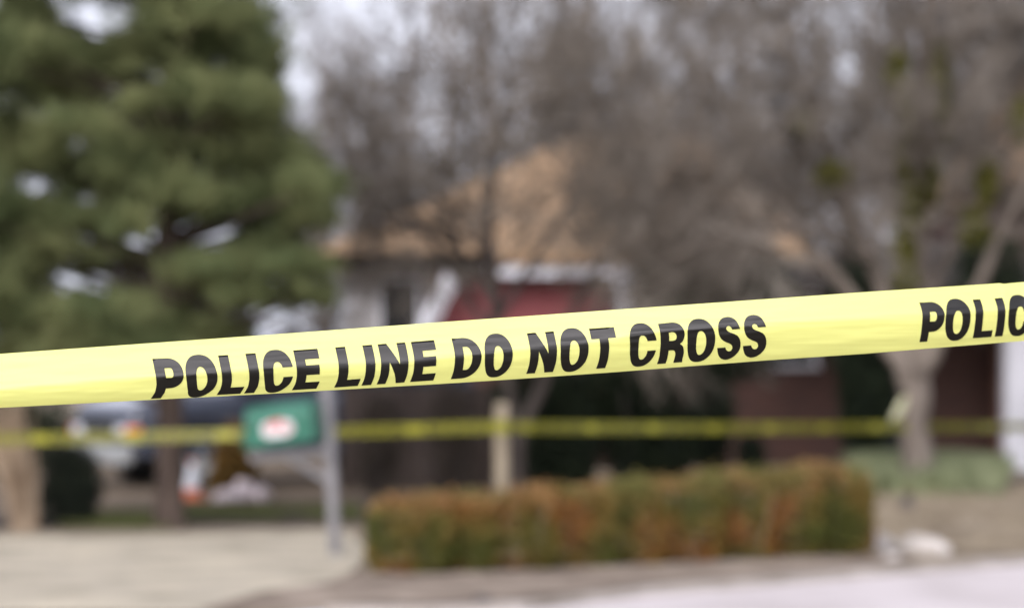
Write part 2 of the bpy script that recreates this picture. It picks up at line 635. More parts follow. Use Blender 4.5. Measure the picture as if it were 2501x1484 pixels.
# ================================================================== POLICE TAPE in front
U = 2501.0 / 2560.0
TT = [(-900, 942), (0, 884.0), (360, 858.4), (700, 834.4), (1080, 806.4), (1280, 792.3), (1540, 773.7), (1900, 748.3), (2160, 729.9), (2440, 711.6), (2498, 707.6), (2512, 709.6), (2525, 707.6), (2560, 704.6), (3600, 628)]
BB = [(-900, 1062), (0, 1018.8), (360, 999.9), (700, 982.3), (1080, 960.4), (1280, 947.9), (1540, 929.5), (1900, 901.5), (2160, 884.0), (2560, 851.5), (3600, 766)]
FF = [(-900, 1040), (0, 972), (360, 943), (700, 915), (1010, 903), (1130, 888), (1317, 871), (1472, 853), (1650, 827), (1900, 807), (2298, 785), (2431, 777), (2560, 764), (3600, 680)]
LT = [(-900, 975), (381, 896.4), (545, 888.5), (613, 884), (733, 875.5), (838, 868), (944, 860.3), (1027, 854.4), (1129, 846), (1317, 832.8), (1472, 821.3), (1645, 809.1), (1980, 783), (2298, 756), (2431, 748.8), (2486, 745.6), (3600, 665)]
LB = [(-900, 1070), (377, 996.4), (541, 986.8), (611, 982.8), (730, 974.6), (836, 968), (942, 960.4), (1025, 954.2), (1127, 947.1), (1315, 933.9), (1490, 921.2), (1643, 909.2), (1980, 882), (2298, 854.7), (2431, 845), (2486, 841), (3600, 758)]
SHA = [(-.06, -1.5), (0, 0), (.25, 5), (.5, 9.6), (.64, 10.5), (.75, 9.2), (.85, 6.5), (1, -4), (1.04, -7.5)]
SHB = [(-.06, -1.5), (0, 0), (.2, 4.6), (.38, 8), (.5, 8.7), (.62, 8), (.77, 6), (.9, 2.2), (1, -1.8), (1.04, -3.4)]
SHC = [(-.06, -2), (0, 0), (.12, 4), (.24, 7), (.33, 8), (.45, 7.6), (.6, 6.5), (.82, 3.8), (1, .3), (1.04, -.5)]


def shear(x, v):
    a, b, c = interp(SHA, v), interp(SHB, v), interp(SHC, v)
    if x < 1200:
        t = ss((x - 380) / 820)
        return a + (b - a) * t
    t = ss((x - 1400) / 900)
    return b + (c - b) * t


def tape_depth(x):
    if x < 1200:
        return FOCUS + 0.02 * (1200 - x) / 1200
    if x < 2560:
        return FOCUS - 0.24 * ((x - 1200) / 1360) ** 2
    return FOCUS - 0.24 - 0.30 * (x - 2560) / 1360


def tape_point(x, y, lift=0.0):
    """x, y in source picture pixels; the film bellies towards the street along its fold"""
    T, B, F = interp(TT, x), interp(BB, x), interp(FF, x)
    if x > 3600:
        B = T + 138
    elif x < -900:
        B = T + 120
    h = (B - T)
    v = (y - T) / h
    f = min(.72, max(.38, (F - T) / h))
    D = tape_depth(x)
    hm = h * U * K * D
    top = math.tan(math.radians(27))
    if v < f:
        b = hm * top * v
        # rounded into the fold
    else:
        t = (v - f) / (1 - f)
        b = hm * (top * f) + hm * (1 - f) * (-0.10 * t - 0.30 * t * t)
    # soften the crease
    wv = 0.04
    if abs(v - f) < wv:
        q = (wv - abs(v - f)) / wv
        b -= hm * 0.010 * q * q
    b += 0.0010 * noise.noise(Vector((x * .004, v * 5, 3.3))) + 0.0006 * noise.noise(Vector((x * .012, v * 14, 7.7)))
    D = D - b - lift
    px, py = x * U, y * U
    xc = (px - 1250.5) * K * D
    yc = (742.0 - py) * K * D
    c, s_ = math.cos(PITCH), math.sin(PITCH)
    return (xc, D * c - yc * s_, CAMZ + D * s_ + yc * c)


root = thing('police_tape', 'wide bright yellow barrier tape stretched across the front, sharp black capitals on it', 'barrier tape', (0, 4.1, 0))
mb = MB()
NV = 36
cols = [-5200 + 40 * i for i in range(105)] + [-1000 + 6 * i for i in range(768)] + [3608 + 40 * i for i in range(140)]
for x in cols:
    T, B = interp(TT, x), interp(BB, x)
    B = T + 138 if x > 3600 else (T + 120 if x < -900 else B)
    for j in range(NV + 1):
        mb.v.append(tape_point(x, T + (B - T) * j / NV))
for i in range(len(cols) - 1):
    for j in range(NV):
        a = i * (NV + 1) + j
        mb.f.append((a, a + 1, a + NV + 2, a + NV + 1))
film = mb.build('film', M['tape'], root, smooth=True)
film.matrix_parent_inverse = Matrix.Translation((0, -4.1, 0))


# ---- letter shapes: u in source pixels, v from 0 (cap line) to 1 (base line)
def sup(cx, cy, rx, ry, a0, a1, n, e=2.35):
    out = []
    for i in range(n + 1):
        a = math.radians(a0 + (a1 - a0) * i / n)
        c, s_ = math.cos(a), math.sin(a)
        out.append((cx + rx * math.copysign(abs(c) ** (2 / e), c), cy - ry * math.copysign(abs(s_) ** (2 / e), s_)))
    return out


def g_I(w, s): return [[(0, 0), (w, 0), (w, 1), (0, 1)]]


def g_L(w, s): return [[(0, 0), (s, 0), (s, .83), (w, .83), (w, 1), (0, 1)]]


def g_E(w, s):
    return [[(0, 0), (w, 0), (w, .245), (s, .245), (s, .40), (w * .95, .40), (w * .95, .645), (s, .645), (s, .825), (w, .825), (w, 1), (0, 1)]]


def g_T(w, s):
    m = w * .5
    return [[(0, 0), (w, 0), (w, .265), (m + s / 2, .265), (m + s / 2, 1), (m - s / 2, 1), (m - s / 2, .265), (0, .265)]]


def g_N(w, s):
    s *= .91
    return [[(0, 0), (s, 0), (w - s, .54), (w - s, 0), (w, 0), (w, 1), (w - s, 1), (s, .47), (s, 1), (0, 1)]]


def g_P(w, s):
    o = [(0, 0)] + sup(w * .48, .38, w * .52, .38, 90, -90, 22, 2.2) + [(s, .76), (s, 1), (0, 1)]
    h = [(s, .25)] + sup(w * .55, .375, w * .45 - s, .125, 90, -90, 12, 2.2) + [(s, .50)]
    return [o, h]


def g_D(w, s):
    o = [(0, 0)] + sup(w * .38, .5, w * .62, .5, 90, -90, 28, 2.2) + [(0, 1)]
    h = [(s * .98, .225)] + sup(w * .46, .51, w * .54 - s, .285, 90, -90, 18, 2.2) + [(s * .98, .795)]
    return [o, h]


def g_O(w, s):
    o = sup(w / 2, .49, w / 2, .54, 90, -270, 48)[:-1]
    h = sup(w / 2, .56, w / 2 - s, .30, 90, -270, 32, 2.2)[:-1]
    return [o, h]


def g_C(w, s):
    o = sup(w / 2, .49, w / 2, .54, 90, -270, 96)[:-1]
    i = sup(w / 2, .56, w / 2 - s * .97, .30, 90, -270, 96)[:-1]
    # keep what is not between the two terminals on the right
    ok = lambda q: not (q[0] > w / 2 and .405 < q[1] < .66)
    oa = [q for q in sup(w / 2, .49, w / 2, .54, 0, 360, 96) if ok(q)]
    ia = [q for q in sup(w / 2, .56, w / 2 - s * .97, .30, 0, 360, 96) if ok(q)]
    ia.reverse()
    xo = oa[0][0]
    xi = ia[-1][0]
    return [[(xo, .41)] + oa + [(oa[-1][0], .655), (ia[0][0], .655)] + ia + [(xi, .41)]]


def trace(pts, x0):
    """points read off the printed letter, taken back to the flat film"""
    out = []
    for zx, zy in pts:
        x = 1540 + zx / 6.2525
        y = 740 + zy / 6.2525
        v = (y - interp(LT, x)) / (interp(LB, x) - interp(LT, x))
        out.append((x - shear(x, v) - x0, v))
    return out


S_TR = [(2345, 478), (2325, 420), (2290, 360), (2260, 330), (2230, 310), (2190, 296), (2150, 291), (2110, 295), (2070, 308), (2040, 332), (2018, 365), (2005, 400), (2000, 440), (2005, 520), (2012, 560), (2027, 600), (2048, 635), (2080, 665), (2130, 690), (2180, 708), (2205, 725), (2218, 748), (2222, 780), (2207, 812), (2190, 824), (2165, 829), (2140, 820), (2122, 800), (2112, 768),
        (1985, 778), (1988, 830), (2005, 890), (2022, 920), (2048, 942), (2080, 955), (2115, 960), (2150, 955), (2200, 937), (2260, 898), (2310, 845), (2335, 800), (2347, 755), (2350, 700), (2340, 645), (2325, 612), (2300, 582), (2250, 555), (2180, 530), (2145, 508), (2128, 482), (2127, 460), (2140, 440), (2165, 432), (2188, 440), (2205, 456), (2222, 488)]
R_TR = [(655, 432), (760, 421), (870, 410), (920, 412), (960, 423), (1000, 445), (1032, 478), (1055, 515), (1070, 560), (1073, 600), (1065, 650), (1045, 700), (1000, 745), (1030, 765), (1048, 790), (1058, 830), (1060, 880), (1050, 935), (1038, 980), (1032, 1030), (893, 1040), (910, 985), (924, 930), (927, 890), (918, 858), (900, 846), (870, 843), (822, 848), (815, 900), (800, 980), (775, 1050), (640, 1060), (660, 1005), (675, 950), (686, 870), (692, 800), (697, 680), (694, 610), (690, 570), (675, 500)]
R_HO = [(825, 570), (860, 562), (892, 561), (922, 573), (942, 600), (950, 630), (944, 665), (922, 688), (890, 696), (830, 700), (832, 640)]
S_W, R_W = 57.0, 61.0
S_SHAPE = trace(S_TR, 1851.5)
R_SHAPE = [trace(R_TR, 1644.8), trace(R_HO, 1644.8)]


def g_S(w, s): return [[(u * w / S_W, v) for u, v in S_SHAPE]]
def g_R(w, s): return [[(u * w / R_W, v) for u, v in lp] for lp in R_SHAPE]


G = {'P': g_P, 'O': g_O, 'L': g_L, 'I': g_I, 'C': g_C, 'E': g_E, 'N': g_N, 'D': g_D, 'T': g_T, 'R': g_R, 'S': g_S}


def glyph_tris(ch, w, s, cuts=14, ucut=None):
    """flat bmesh of a letter in (u, v), sliced finely enough to follow the curved film"""
    loops = G[ch](w, s)
    loops = [[Vector((u, v * 100, 0)) for u, v in lp] for lp in loops]
    flat = [p for lp in loops for p in lp]
    tris = tessellate_polygon(loops)
    bm = bmesh.new()
    vs = [bm.verts.new(p) for p in flat]
    for t in tris:
        try:
            bm.faces.new([vs[i] for i in t])
        except ValueError:
            pass
    for k in range(-1, cuts + 2):
        bmesh.ops.bisect_plane(bm, geom=bm.verts[:] + bm.edges[:] + bm.faces[:], plane_co=(0, 100 * k / cuts, 0), plane_no=(0, 1, 0))
    if ucut:
        u = ucut
        while u < w:
            bmesh.ops.bisect_plane(bm, geom=bm.verts[:] + bm.edges[:] + bm.faces[:], plane_co=(u, 0, 0), plane_no=(1, 0, 0))
            u += ucut
    bm.verts.index_update()
    v = [(q.co.x, q.co.y / 100) for q in bm.verts]
    f = [tuple(x.index for x in fc.verts) for fc in bm.faces]
    bm.free()
    return v, f


LINE1 = [('P', 380.8, 70, 25), ('O', 456, 78, 25.5), ('L', 545.2, 59, 24.6), ('I', 613.5, 25, 25), ('C', 650, 74, 25), ('E', 732.8, 60.5, 24.5),
         ('L', 838, 58.5, 24.3), ('I', 905.8, 23.9, 24), ('N', 943.9, 68.8, 23.8), ('E', 1027, 58, 23.8),
         ('D', 1128.8, 66.5, 23), ('O', 1203.5, 69.8, 22.8), ('N', 1317.2, 66.7, 23.6), ('O', 1393, 70, 22.6), ('T', 1472.4, 61.8, 22.4),
         ('C', 1566.4, 67, 22.3), ('R', 1644.8, 61, 22), ('O', 1710.5, 69.5, 22.2), ('S', 1786.9, 57, 20), ('S', 1851.5, 57, 20)]
LINE2 = [('P', 2298.3, 55.5, 19.2), ('O', 2356.5, 62.5, 19.4), ('L', 2431.4, 46.5, 19), ('I', 2486.3, 19.4, 19.4), ('C', 2514, 58, 19.2), ('E', 2579, 47, 19),
         ('L', 2662, 45, 19), ('I', 2714, 19, 19), ('N', 2743, 54, 20), ('E', 2806, 46, 19), ('D', 2886, 53, 19), ('O', 2945, 57, 19),
         ('N', 3040, 54, 20), ('O', 3098, 57, 19), ('T', 3160, 50, 19), ('C', 3238, 54, 19), ('R', 3298, 50, 19), ('O', 3355, 57, 19), ('S', 3418, 47, 18), ('S', 3471, 47, 18)]
LINE0 = [('C', -430, 78, 25), ('R', -342, 72, 24), ('O', -263, 80, 25.5), ('S', -176, 68, 24), ('S', -100, 68, 24)]
for line in (LINE1, LINE2, LINE0):
    mb = MB()
    for ch, x0, gw, gs in line:
        v, f = glyph_tris(ch, gw, gs, 14, 12)
        b = len(mb.v)
        for (u, vv) in v:
            x = x0 + u + shear(x0 + u, vv)
            y = interp(LT, x) + vv * (interp(LB, x) - interp(LT, x))
            mb.v.append(tape_point(x, y, 0.0007))
        mb.f += [tuple(b + i for i in q) for q in f]
    o = mb.build('lettering', M['ink'], root, smooth=True)
    o.matrix_parent_inverse = Matrix.Translation((0, -4.1, 0))


# ================================================================== FAR TAPE
def glyph_cache(ch, w, s):
    return glyph_tris(ch, w, s, 2, None)


PHRASE = [(c, x - 380.8, gw, gs) for c, x, gw, gs in LINE1]
GC = {}
for c, x, gw, gs in PHRASE:
    GC[(c, x)] = glyph_cache(c, gw, gs)
REP = 0.80


def far_tape(name, a, b, label, sag=0.03, phase=0.0, grp='yellow tape strung from post to post behind the hedge'):
    a, b = Vector(a), Vector(b)
    r = thing(name, label, 'barrier tape', a, 0, grp)
    L = (b - a).length
    d = (b - a) / L
    side = Vector((d.y, -d.x, 0)).normalized()      # towards the street
    n = max(8, int(L / 0.08))
    H = 0.076

    def pt(s_, v, lift=0.0):
        t = s_ / L
        c = a + d * s_
        c.z -= sag * 4 * t * (1 - t)
        tw = 0.35 * math.sin(s_ * 1.3 + phase * 5) + .2 * math.sin(s_ * 3.1)
        off = side * (math.sin(tw) * (0.5 - v) * H * .6 + lift) + Vector((0, 0, (0.5 - v) * H * math.cos(tw * .7)))
        q = c + off - a
        return (q.x, q.y, q.z)
    m1 = MB()
    for i in range(n + 1):
        for j in range(5):
            m1.v.append(pt(L * i / n, j / 4))
    for i in range(n):
        for j in range(4):
            q = i * 5 + j
            m1.f.append((q, q + 1, q + 6, q + 5))
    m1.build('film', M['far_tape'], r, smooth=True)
    s0 = -phase * REP
    sc = REP / 1920.0
    while s0 < L:
        m2 = MB()
        for c, x, gw, gs in PHRASE:
            if s0 + x * sc < 0 or s0 + (x + gw) * sc > L:
                continue
            v, f = GC[(c, x)]
            bse = len(m2.v)
            for (u, vv) in v:
                m2.v.append(pt(s0 + (x + u) * sc, .2 + .68 * vv, 0.0012))
            m2.f += [tuple(bse + i for i in q) for q in f]
        s0 += REP
        if m2.f:
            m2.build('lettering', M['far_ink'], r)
    return r


STK = (PX(1226, 22.9), 22.9)
TR = (PX(2240, 27.0), 27.0)
far_tape('police_tape', (PX(-1500, 24.9), 24.9, PZ(1078, 24.9)), (STK[0] - .07, STK[1] - .075, PZ(1041, 22.9)),
         'left run of distant yellow tape, passing behind the green box', 0.05, 0.3)
far_tape('police_tape', (STK[0] + .0, STK[1] - .078, PZ(1041, 22.9)), (TR[0] - .12, TR[1] - .12, PZ(1040, 27)),
         'middle run of distant yellow tape, from the stake to the big tree', 0.01, 0.55)
r3 = far_tape('police_tape', (TR[0] + .1, TR[1] - .14, PZ(1041, 27)), (PX(3060, 36.4), 36.4, PZ(1028, 36.4)),
              'right run of distant yellow tape, crossing the white porch column', 0.02, 0.1)
# loose end knotted on the tree trunk
mb = MB()
n = 14
for i in range(n + 1):
    t = i / n
    c = Vector((PX(2205 - 50 * t, 26.8), 26.76 - .05 * math.sin(t * 3), PZ(968 + 95 * t + 12 * math.sin(t * 5), 26.8)))
    ww = .05 + .03 * math.sin(t * 7)
    dv = Vector((ww * (0.7 + .2 * math.sin(t * 4)), .03 * math.sin(t * 9), ww * .45))
    mb.v += [tuple(c - dv), tuple(c + dv)]
for i in range(n):
    mb.f.append((2 * i, 2 * i + 1, 2 * i + 3, 2 * i + 2))
o = mb.build('loose_tape_end', M['tape_back'], smooth=True)
md = o.modifiers.new('thick', 'SOLIDIFY'); md.thickness = 0.003
tag(o, 'pale loose end of tape hanging crumpled from the big tree trunk', 'tape end')

# ================================================================== WOODEN STAKE
r = thing('wooden_stake', 'weathered tan wooden stake holding the far tape behind the hedge', 'stake', (STK[0], STK[1], 0), 0.2)
mb = MB()
zt = PZ(983, 22.9)
mb.tube([(0, 0, -.1), (.004, 0, .4), (-.003, 0, .8), (0, 0, zt - .03)], [.062, .06, .058, .056], 12, cap=False)
mb.tube([(0, 0, zt - .03), (0, 0, zt)], [.056, .035], 12, cap=True)
mb.build('post', M['stake'], r, smooth=False)
mb = MB()
for k in range(3):
    z = PZ(1041, 22.9) + (k - 1) * .02
    mb.lathe([(.064, z - .03), (.068, z), (.064, z + .03)], 16)
mb.build('tape_wrap', M['far_tape'], r, smooth=True)

# ================================================================== MAILBOX
YM = 21.8
r = thing('mailbox', 'green plastic delivery box with white and red label on a grey steel post', 'mailbox', (PX(822, YM), YM, 0), 0)
mb = MB()
ztop = PZ(925, YM)
lean = (PX(796, YM) - PX(822, YM))
mb.tube([(0, 0, -.1), (lean * .5, 0, ztop * .5), (lean, 0, ztop)], [.048, .05, .052], 8, cap=True)
mb.build('post', M['steel'], r)


def mbox_m(cx, cy, cz, ry, rz):
    return Matrix.Translation((cx, cy, cz)) @ Matrix.Rotation(rz, 4, 'Z') @ Matrix.Rotation(ry, 4, 'Y')


cx = PX(697, YM) - PX(822, YM)
cz = PZ(1033, YM)
mt = mbox_m(cx, -.08, cz, math.radians(-7), math.radians(-14))
# body: open fronted box with a rounded roof
mb = MB()
prof = []
W2, H2 = .145, .155
for a in range(0, 181, 15):
    t = math.radians(a)
    prof.append((W2 * math.cos(t), .05 + (H2 - .05) * math.sin(t)))
prof = [(W2, -H2)] + prof + [(-W2, -H2)]
base = len(mb.v)
stn = [(-.27, .94), (-.262, 1.0), (.262, 1.0), (.27, .94)]
for x, sc_ in stn:
    for (yy, zz) in prof:
        mb.v.append(tuple(mt @ Vector((x, yy * sc_, zz * sc_))))
npf = len(prof)
for i in range(len(stn) - 1):
    for j in range(npf):
        a = i * npf + j
        b = i * npf + (j + 1) % npf
        mb.f.append((a, b, b + npf, a + npf))
mb.f.append(tuple(range(npf)))
mb.f.append(tuple(reversed([3 * npf + j for j in range(npf)])))
body = mb.build('box', M['green_box'], r)
mb = MB()
for j, a in enumerate(range(0, 1)):
    mb.box(-.295, -.272, -.155, .155, -.165, -.02, mt)
mb.build('door', M['green_box'], r, bevel=.01)
# white oval label with lettering on the side that faces the street
mb = MB()
lb = sup(0, 0, .125, .062, 0, 360, 40, 3.0)[:-1]
vs = [tuple(mt @ Vector((x - .01, -W2 - .004, z - .035))) for x, z in lb]
vs2 = [tuple(mt @ Vector((x - .01, -W2 - .0005, z - .035))) for x, z in lb]
mb.v += vs + vs2
nn = len(lb)
mb.f.append(tuple(range(nn)))
for i in range(nn):
    j = (i + 1) % nn
    mb.f.append((i, i + nn, j + nn, j))
lab = mb.build('label', M['label_white'], r)
mb = MB()
rng = random.Random(5)
for x0, x1, z0, z1 in ((-.05, .035, .051, .066), (-.075, -.055, -.01, .045), (-.085, -.02, .03, .05), (-.03, -.012, -.01, .045), (-.012, .028, .03, .048), (.012, .03, -.02, .03), (-.10, -.085, -.04, -.02), (.05, .062, -.04, .02), (.075, .087, -.04, .01)):
    mb.box(x0, x1, -W2 - .007, -W2 - .0045, z0 - .035, z1 - .035, mt)
mb.build('label_mark', M['label_red'], lab)
mb = MB()
za = PZ(1100, YM)
mb.box(cx - .22, lean * .6 + .02, -.04, .04, za - .04, za + .035, Matrix.Translation((0, 0, 0)) @ Matrix.Rotation(math.radians(-4), 4, 'Y'))
mb.build('arm', M['steel'], r, bevel=.005)
mb = MB()
mb.tube([(cx + .02, 0, PZ(1115, YM)), (lean * .35, 0, PZ(1180, YM))], [.03, .03], 8, cap=True)
mb.build('brace', M['steel'], r)

# ================================================================== HEDGE
rs = np.random.RandomState(4)
r = thing('hedge', 'low clipped hedge in green and rusty orange leaves beside the street', 'hedge', (0.9, 21.2, 0))
HL = [(905, 19.85), (2118, 21.9)]
pts = []
N = 46000
x0w, x1w = PX(HL[0][0], HL[0][1]), PX(HL[1][0], HL[1][1])
hx = np.array([x0w, 0.0, 1.0, 1.9, x1w])
lumps = [(-.72, .30, .50), (-.36, .24, .50), (0.0, .34, .525), (.42, .34, .55), (.84, .32, .57), (1.22, .36, .60), (1.62, .36, .62), (2.0, .36, .64), (2.34, .34, .655), (2.52, .26, .64)]
for (lx, lr, lh) in lumps:
    t = (lx - x0w) / (x1w - x0w)
    ly = HL[0][1] + (HL[1][1] - HL[0][1]) * t + .28
    n = 6200
    d = rand_dirs(rs, n)
    e = 6.0
    nrm = (np.abs(d) ** e).sum(1) ** (1 / e)
    d = d / nrm[:, None]
    q = rs.uniform(.72, 1.0, n) ** .5
    p = d * q[:, None] * np.array([lr, .29, lh / 2])[None] + np.array([lx, ly, lh / 2 + .01])[None]
    p += rs.normal(size=p.shape) * .012
    p[:, 2] += .014 * np.sin(p[:, 0] * 9) * (p[:, 2] > lh * .6) + .03 * rs.normal(size=len(p)) * (p[:, 2] > lh * .8)
    pts.append(p)
pts = np.concatenate(pts)
lift = np.array([terrain(a, b) for a, b in pts[::50, :2]]).mean()
pts[:, 2] = np.maximum(pts[:, 2], .03)
cards = leaf_cards(rs, pts, .038, 1.5)
cards -= np.array([0.9, 21.2, 0])
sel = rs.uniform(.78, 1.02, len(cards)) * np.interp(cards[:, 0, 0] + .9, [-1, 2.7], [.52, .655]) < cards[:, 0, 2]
fan_mesh('foliage', cards[~sel], 2, M['hedge'], r)
fan_mesh('lit_rusty_top', cards[sel], 2, M['hedge_top'], r)  # rusty top leaves, with light from above put into their colour
# leafless wood inside
mb = MB()
rng = random.Random(8)
for (lx, lr, lh) in lumps:
    t = (lx - x0w) / (x1w - x0w)
    ly = HL[0][1] + (HL[1][1] - HL[0][1]) * t + .28
    for k in range(12):
        bx_ = lx + rng.uniform(-.6, .6) * lr
        by_ = ly + rng.uniform(-.26, .1)
        tx, ty = bx_ + rng.uniform(-.14, .14), by_ + rng.uniform(-.12, .12)
        mb.tube([(bx_ - .9, by_ - 21.2, 0), ((bx_ + tx) / 2 - .9, (by_ + ty) / 2 - 21.2, lh * .4), (tx - .9, ty - 21.2, lh * .88)], [.012, .009, .004], 4)
mb.build('stems', M['hedge_stem'], r)


# ================================================================== evergreen shrubs
def shrub(name, label, cat, px, Y, ptop, w_px, m, seed, n=9000, size=.05, group=None, blobs=9, base=None, zl=.25):
    rs = np.random.RandomState(seed)
    z0 = terrain(PX(px, Y), Y) if base is None else base
    zt = PZ(ptop, Y) - z0
    R = w_px * K * Y / 2
    r = thing(name, label, cat, (PX(px, Y), Y, z0), 0, group)
    P = []
    for k in range(blobs):
        a = rs.uniform(0, 2 * math.pi)
        q = rs.uniform(0, .55) * R
        zc = zt * rs.uniform(zl, .78)
        rr = R * rs.uniform(.42, .65)
        rz = min(zt - zc, zc, zt * .4)
        P.append(ellipsoid_pts(rs, n // blobs, (q * math.cos(a), q * math.sin(a) * .8, zc), (rr, rr * .8, max(rz, zt * .22)), .5))
    P = np.concatenate(P)
    P[:, 2] = np.clip(P[:, 2], .03, zt)
    if zl > .5:
        P = P[P[:, 2] > zt * .42]
    P += rs.normal(size=P.shape) * size * .5
    fan_mesh('foliage', leaf_cards(rs, P, size, 1.8), 2, m, r)
    mb = MB()
    rng = random.Random(seed)
    for k in range(7):
        a = rng.uniform(0, 6.28)
        mb.tube([(0.06 * math.cos(a), .06 * math.sin(a), -.03), (R * .25 * math.cos(a), R * .25 * math.sin(a), zt * .35), (R * .45 * math.cos(a), R * .4 * math.sin(a), zt * .75)], [.025, .018, .006], 5)
    mb.build('stems', M['bark_dark'], r)
    return r


shrub('brown_shrub', 'leggy dark brown shrub against the board fence, right of the mailbox post', 'shrub', 930, 30.6, 960, 190, M['brown_leaf'], 61, 3200, .045)
shrub('brown_shrub', 'leggy dark brown shrub against the board fence, just left of the stake', 'shrub', 1120, 30.8, 940, 170, M['brown_leaf'], 62, 2600, .045)
G1 = 'dark evergreen shrubs in front of the house'
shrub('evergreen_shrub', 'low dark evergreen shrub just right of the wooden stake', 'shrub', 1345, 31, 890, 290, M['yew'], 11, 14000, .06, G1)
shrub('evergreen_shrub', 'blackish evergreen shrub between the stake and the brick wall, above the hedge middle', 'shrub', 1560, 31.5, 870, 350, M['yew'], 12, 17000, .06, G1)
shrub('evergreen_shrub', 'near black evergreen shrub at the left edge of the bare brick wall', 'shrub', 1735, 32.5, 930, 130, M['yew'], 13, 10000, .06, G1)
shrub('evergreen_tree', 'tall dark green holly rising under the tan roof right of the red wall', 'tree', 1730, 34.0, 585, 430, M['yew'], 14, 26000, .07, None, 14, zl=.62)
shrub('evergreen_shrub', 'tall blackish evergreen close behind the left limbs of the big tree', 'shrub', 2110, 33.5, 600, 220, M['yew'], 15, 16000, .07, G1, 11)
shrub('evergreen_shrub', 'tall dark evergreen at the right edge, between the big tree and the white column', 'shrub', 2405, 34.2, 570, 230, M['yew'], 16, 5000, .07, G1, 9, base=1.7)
shrub('small_shrub', 'small dark green shrub low against the brick wall above the hedge', 'shrub', 1830, 33.5, 1065, 90, M['yew'], 17, 2500, .05)
shrub('dark_shrub', 'dark upright shrub at the far left between the tan trunk and the pine', 'shrub', 178, 25.6, 1085, 230, M['shrub'], 18, 9000, .04)
shrub('ochre_shrub', 'small ochre brown shrub under the left end of the green box', 'shrub', 570, 31, 1035, 150, M['ochre'], 19, 8000, .05)
shrub('olive_shrub', 'dark olive shrub behind the tan trunk, left of the parked car', 'shrub', 60, 33.5, 960, 280, M['yew'], 20, 8000, .06)

# ================================================================== GRASS AND GROUND COVER
def blades(name, label, cat, region, n, h, wdt, m, seed, hv=.5):
    rs = np.random.RandomState(seed)
    P = []
    while len(P) < n:
        px = rs.uniform(region[0], region[1]); Y = rs.uniform(region[2], region[3])
        nz = noise.noise(Vector((PX(px, Y) * 1.7, Y * 1.2, seed)))
        if rs.uniform() > ss((Y - region[2]) / (.45 * (region[3] - region[2]))):
            continue
        if nz < -.15 + .3 * rs.uniform(-1, 1):
            continue
        x = PX(px, Y)
        P.append((x, Y, terrain(x, Y) + .012))
    P = np.array(P)
    d = np.stack([rs.normal(0, .35, n), rs.normal(0, .35, n), np.ones(n)], 1)
    L = (h * rs.uniform(hv, 1.3, n))[:, None]
    a = rs.uniform(0, 6.28, n)
    s_ = np.stack([np.cos(a), np.sin(a), np.zeros(n)], 1) * wdt / 2
    o = fan_mesh(name, np.stack([P - s_, P + s_, P + d * L], 1), 1, m)
    return tag(o, label, cat, kind='stuff')


blades('grass', 'patch of green grass at the foot of the pine trunk', 'grass', (150, 420, 24.9, 27.2), 26000, .055, .010, M['grass'], 3)
blades('ground_cover', 'yellow green ground cover just left of the big tree trunk', 'ground cover', (2085, 2330, 26.2, 28.2), 9000, .12, .022, mat('yellow_green_leaves', (0.13, 0.145, 0.05), (0.24, 0.24, 0.10), scale=4, rough=.8), 19)
blades('weeds', 'sparse dull green weeds along the dark strip behind the drive', 'weeds', (440, 880, 26.0, 28.2), 14000, .06, .010, M['grass'], 6)
blades('ground_cover', 'grey green leafy ground cover round the foot of the big tree', 'ground cover', (2095, 2450, 26.0, 30.5), 24000, .24, .030, M['cover'], 9)
blades('dead_grass', 'short straw coloured dead grass to the right of the hedge', 'dead grass', (2090, 3700, 21.6, 27.5), 30000, .035, .010, mat('straw', (0.22, 0.18, 0.125), (0.36, 0.31, 0.23), scale=5, rough=.9), 10)

# a low dark brown strip behind the drive
patch('dark_strip', [(-9, 25.0), (-3.3, 25.3), (-1.4, 26.0), (1.0, 26.9), (1.0, 27.6), (-1.6, 27.2), (-9, 26.0)], 0.024, M['mulch'] if False else mat('dark_brown', (0.045, 0.035, 0.028), (0.10, 0.08, 0.06), scale=3, rough=.95, bump=.7))


# ================================================================== STONES
def stone(name, label, px, py, Y, sx, sy, sz, rz, m, seed, group=None, cat='stone', dy=0):
    bm = bmesh.new()
    bmesh.ops.create_icosphere(bm, subdivisions=3, radius=1)
    for v in bm.verts:
        q = v.co * 1.3 + Vector((seed * 3.1, 0, 0))
        v.co *= 1 + .28 * noise.noise(q) + .10 * noise.noise(q * 3)
        v.co = Vector((v.co.x * sx, v.co.y * sy, max(v.co.z, -.5) * sz))
    me = bpy.data.meshes.new(name)
    bm.to_mesh(me)
    bm.free()
    for p in me.polygons: p.use_smooth = True
    me.materials.append(m)
    o = bpy.data.objects.new(name, me)
    C.objects.link(o)
    x = PX(px, Y)
    o.location = (x, Y, terrain(x, Y) + sz * .4)
    o.rotation_euler = (0, 0, rz)
    return tag(o, label, cat, group)


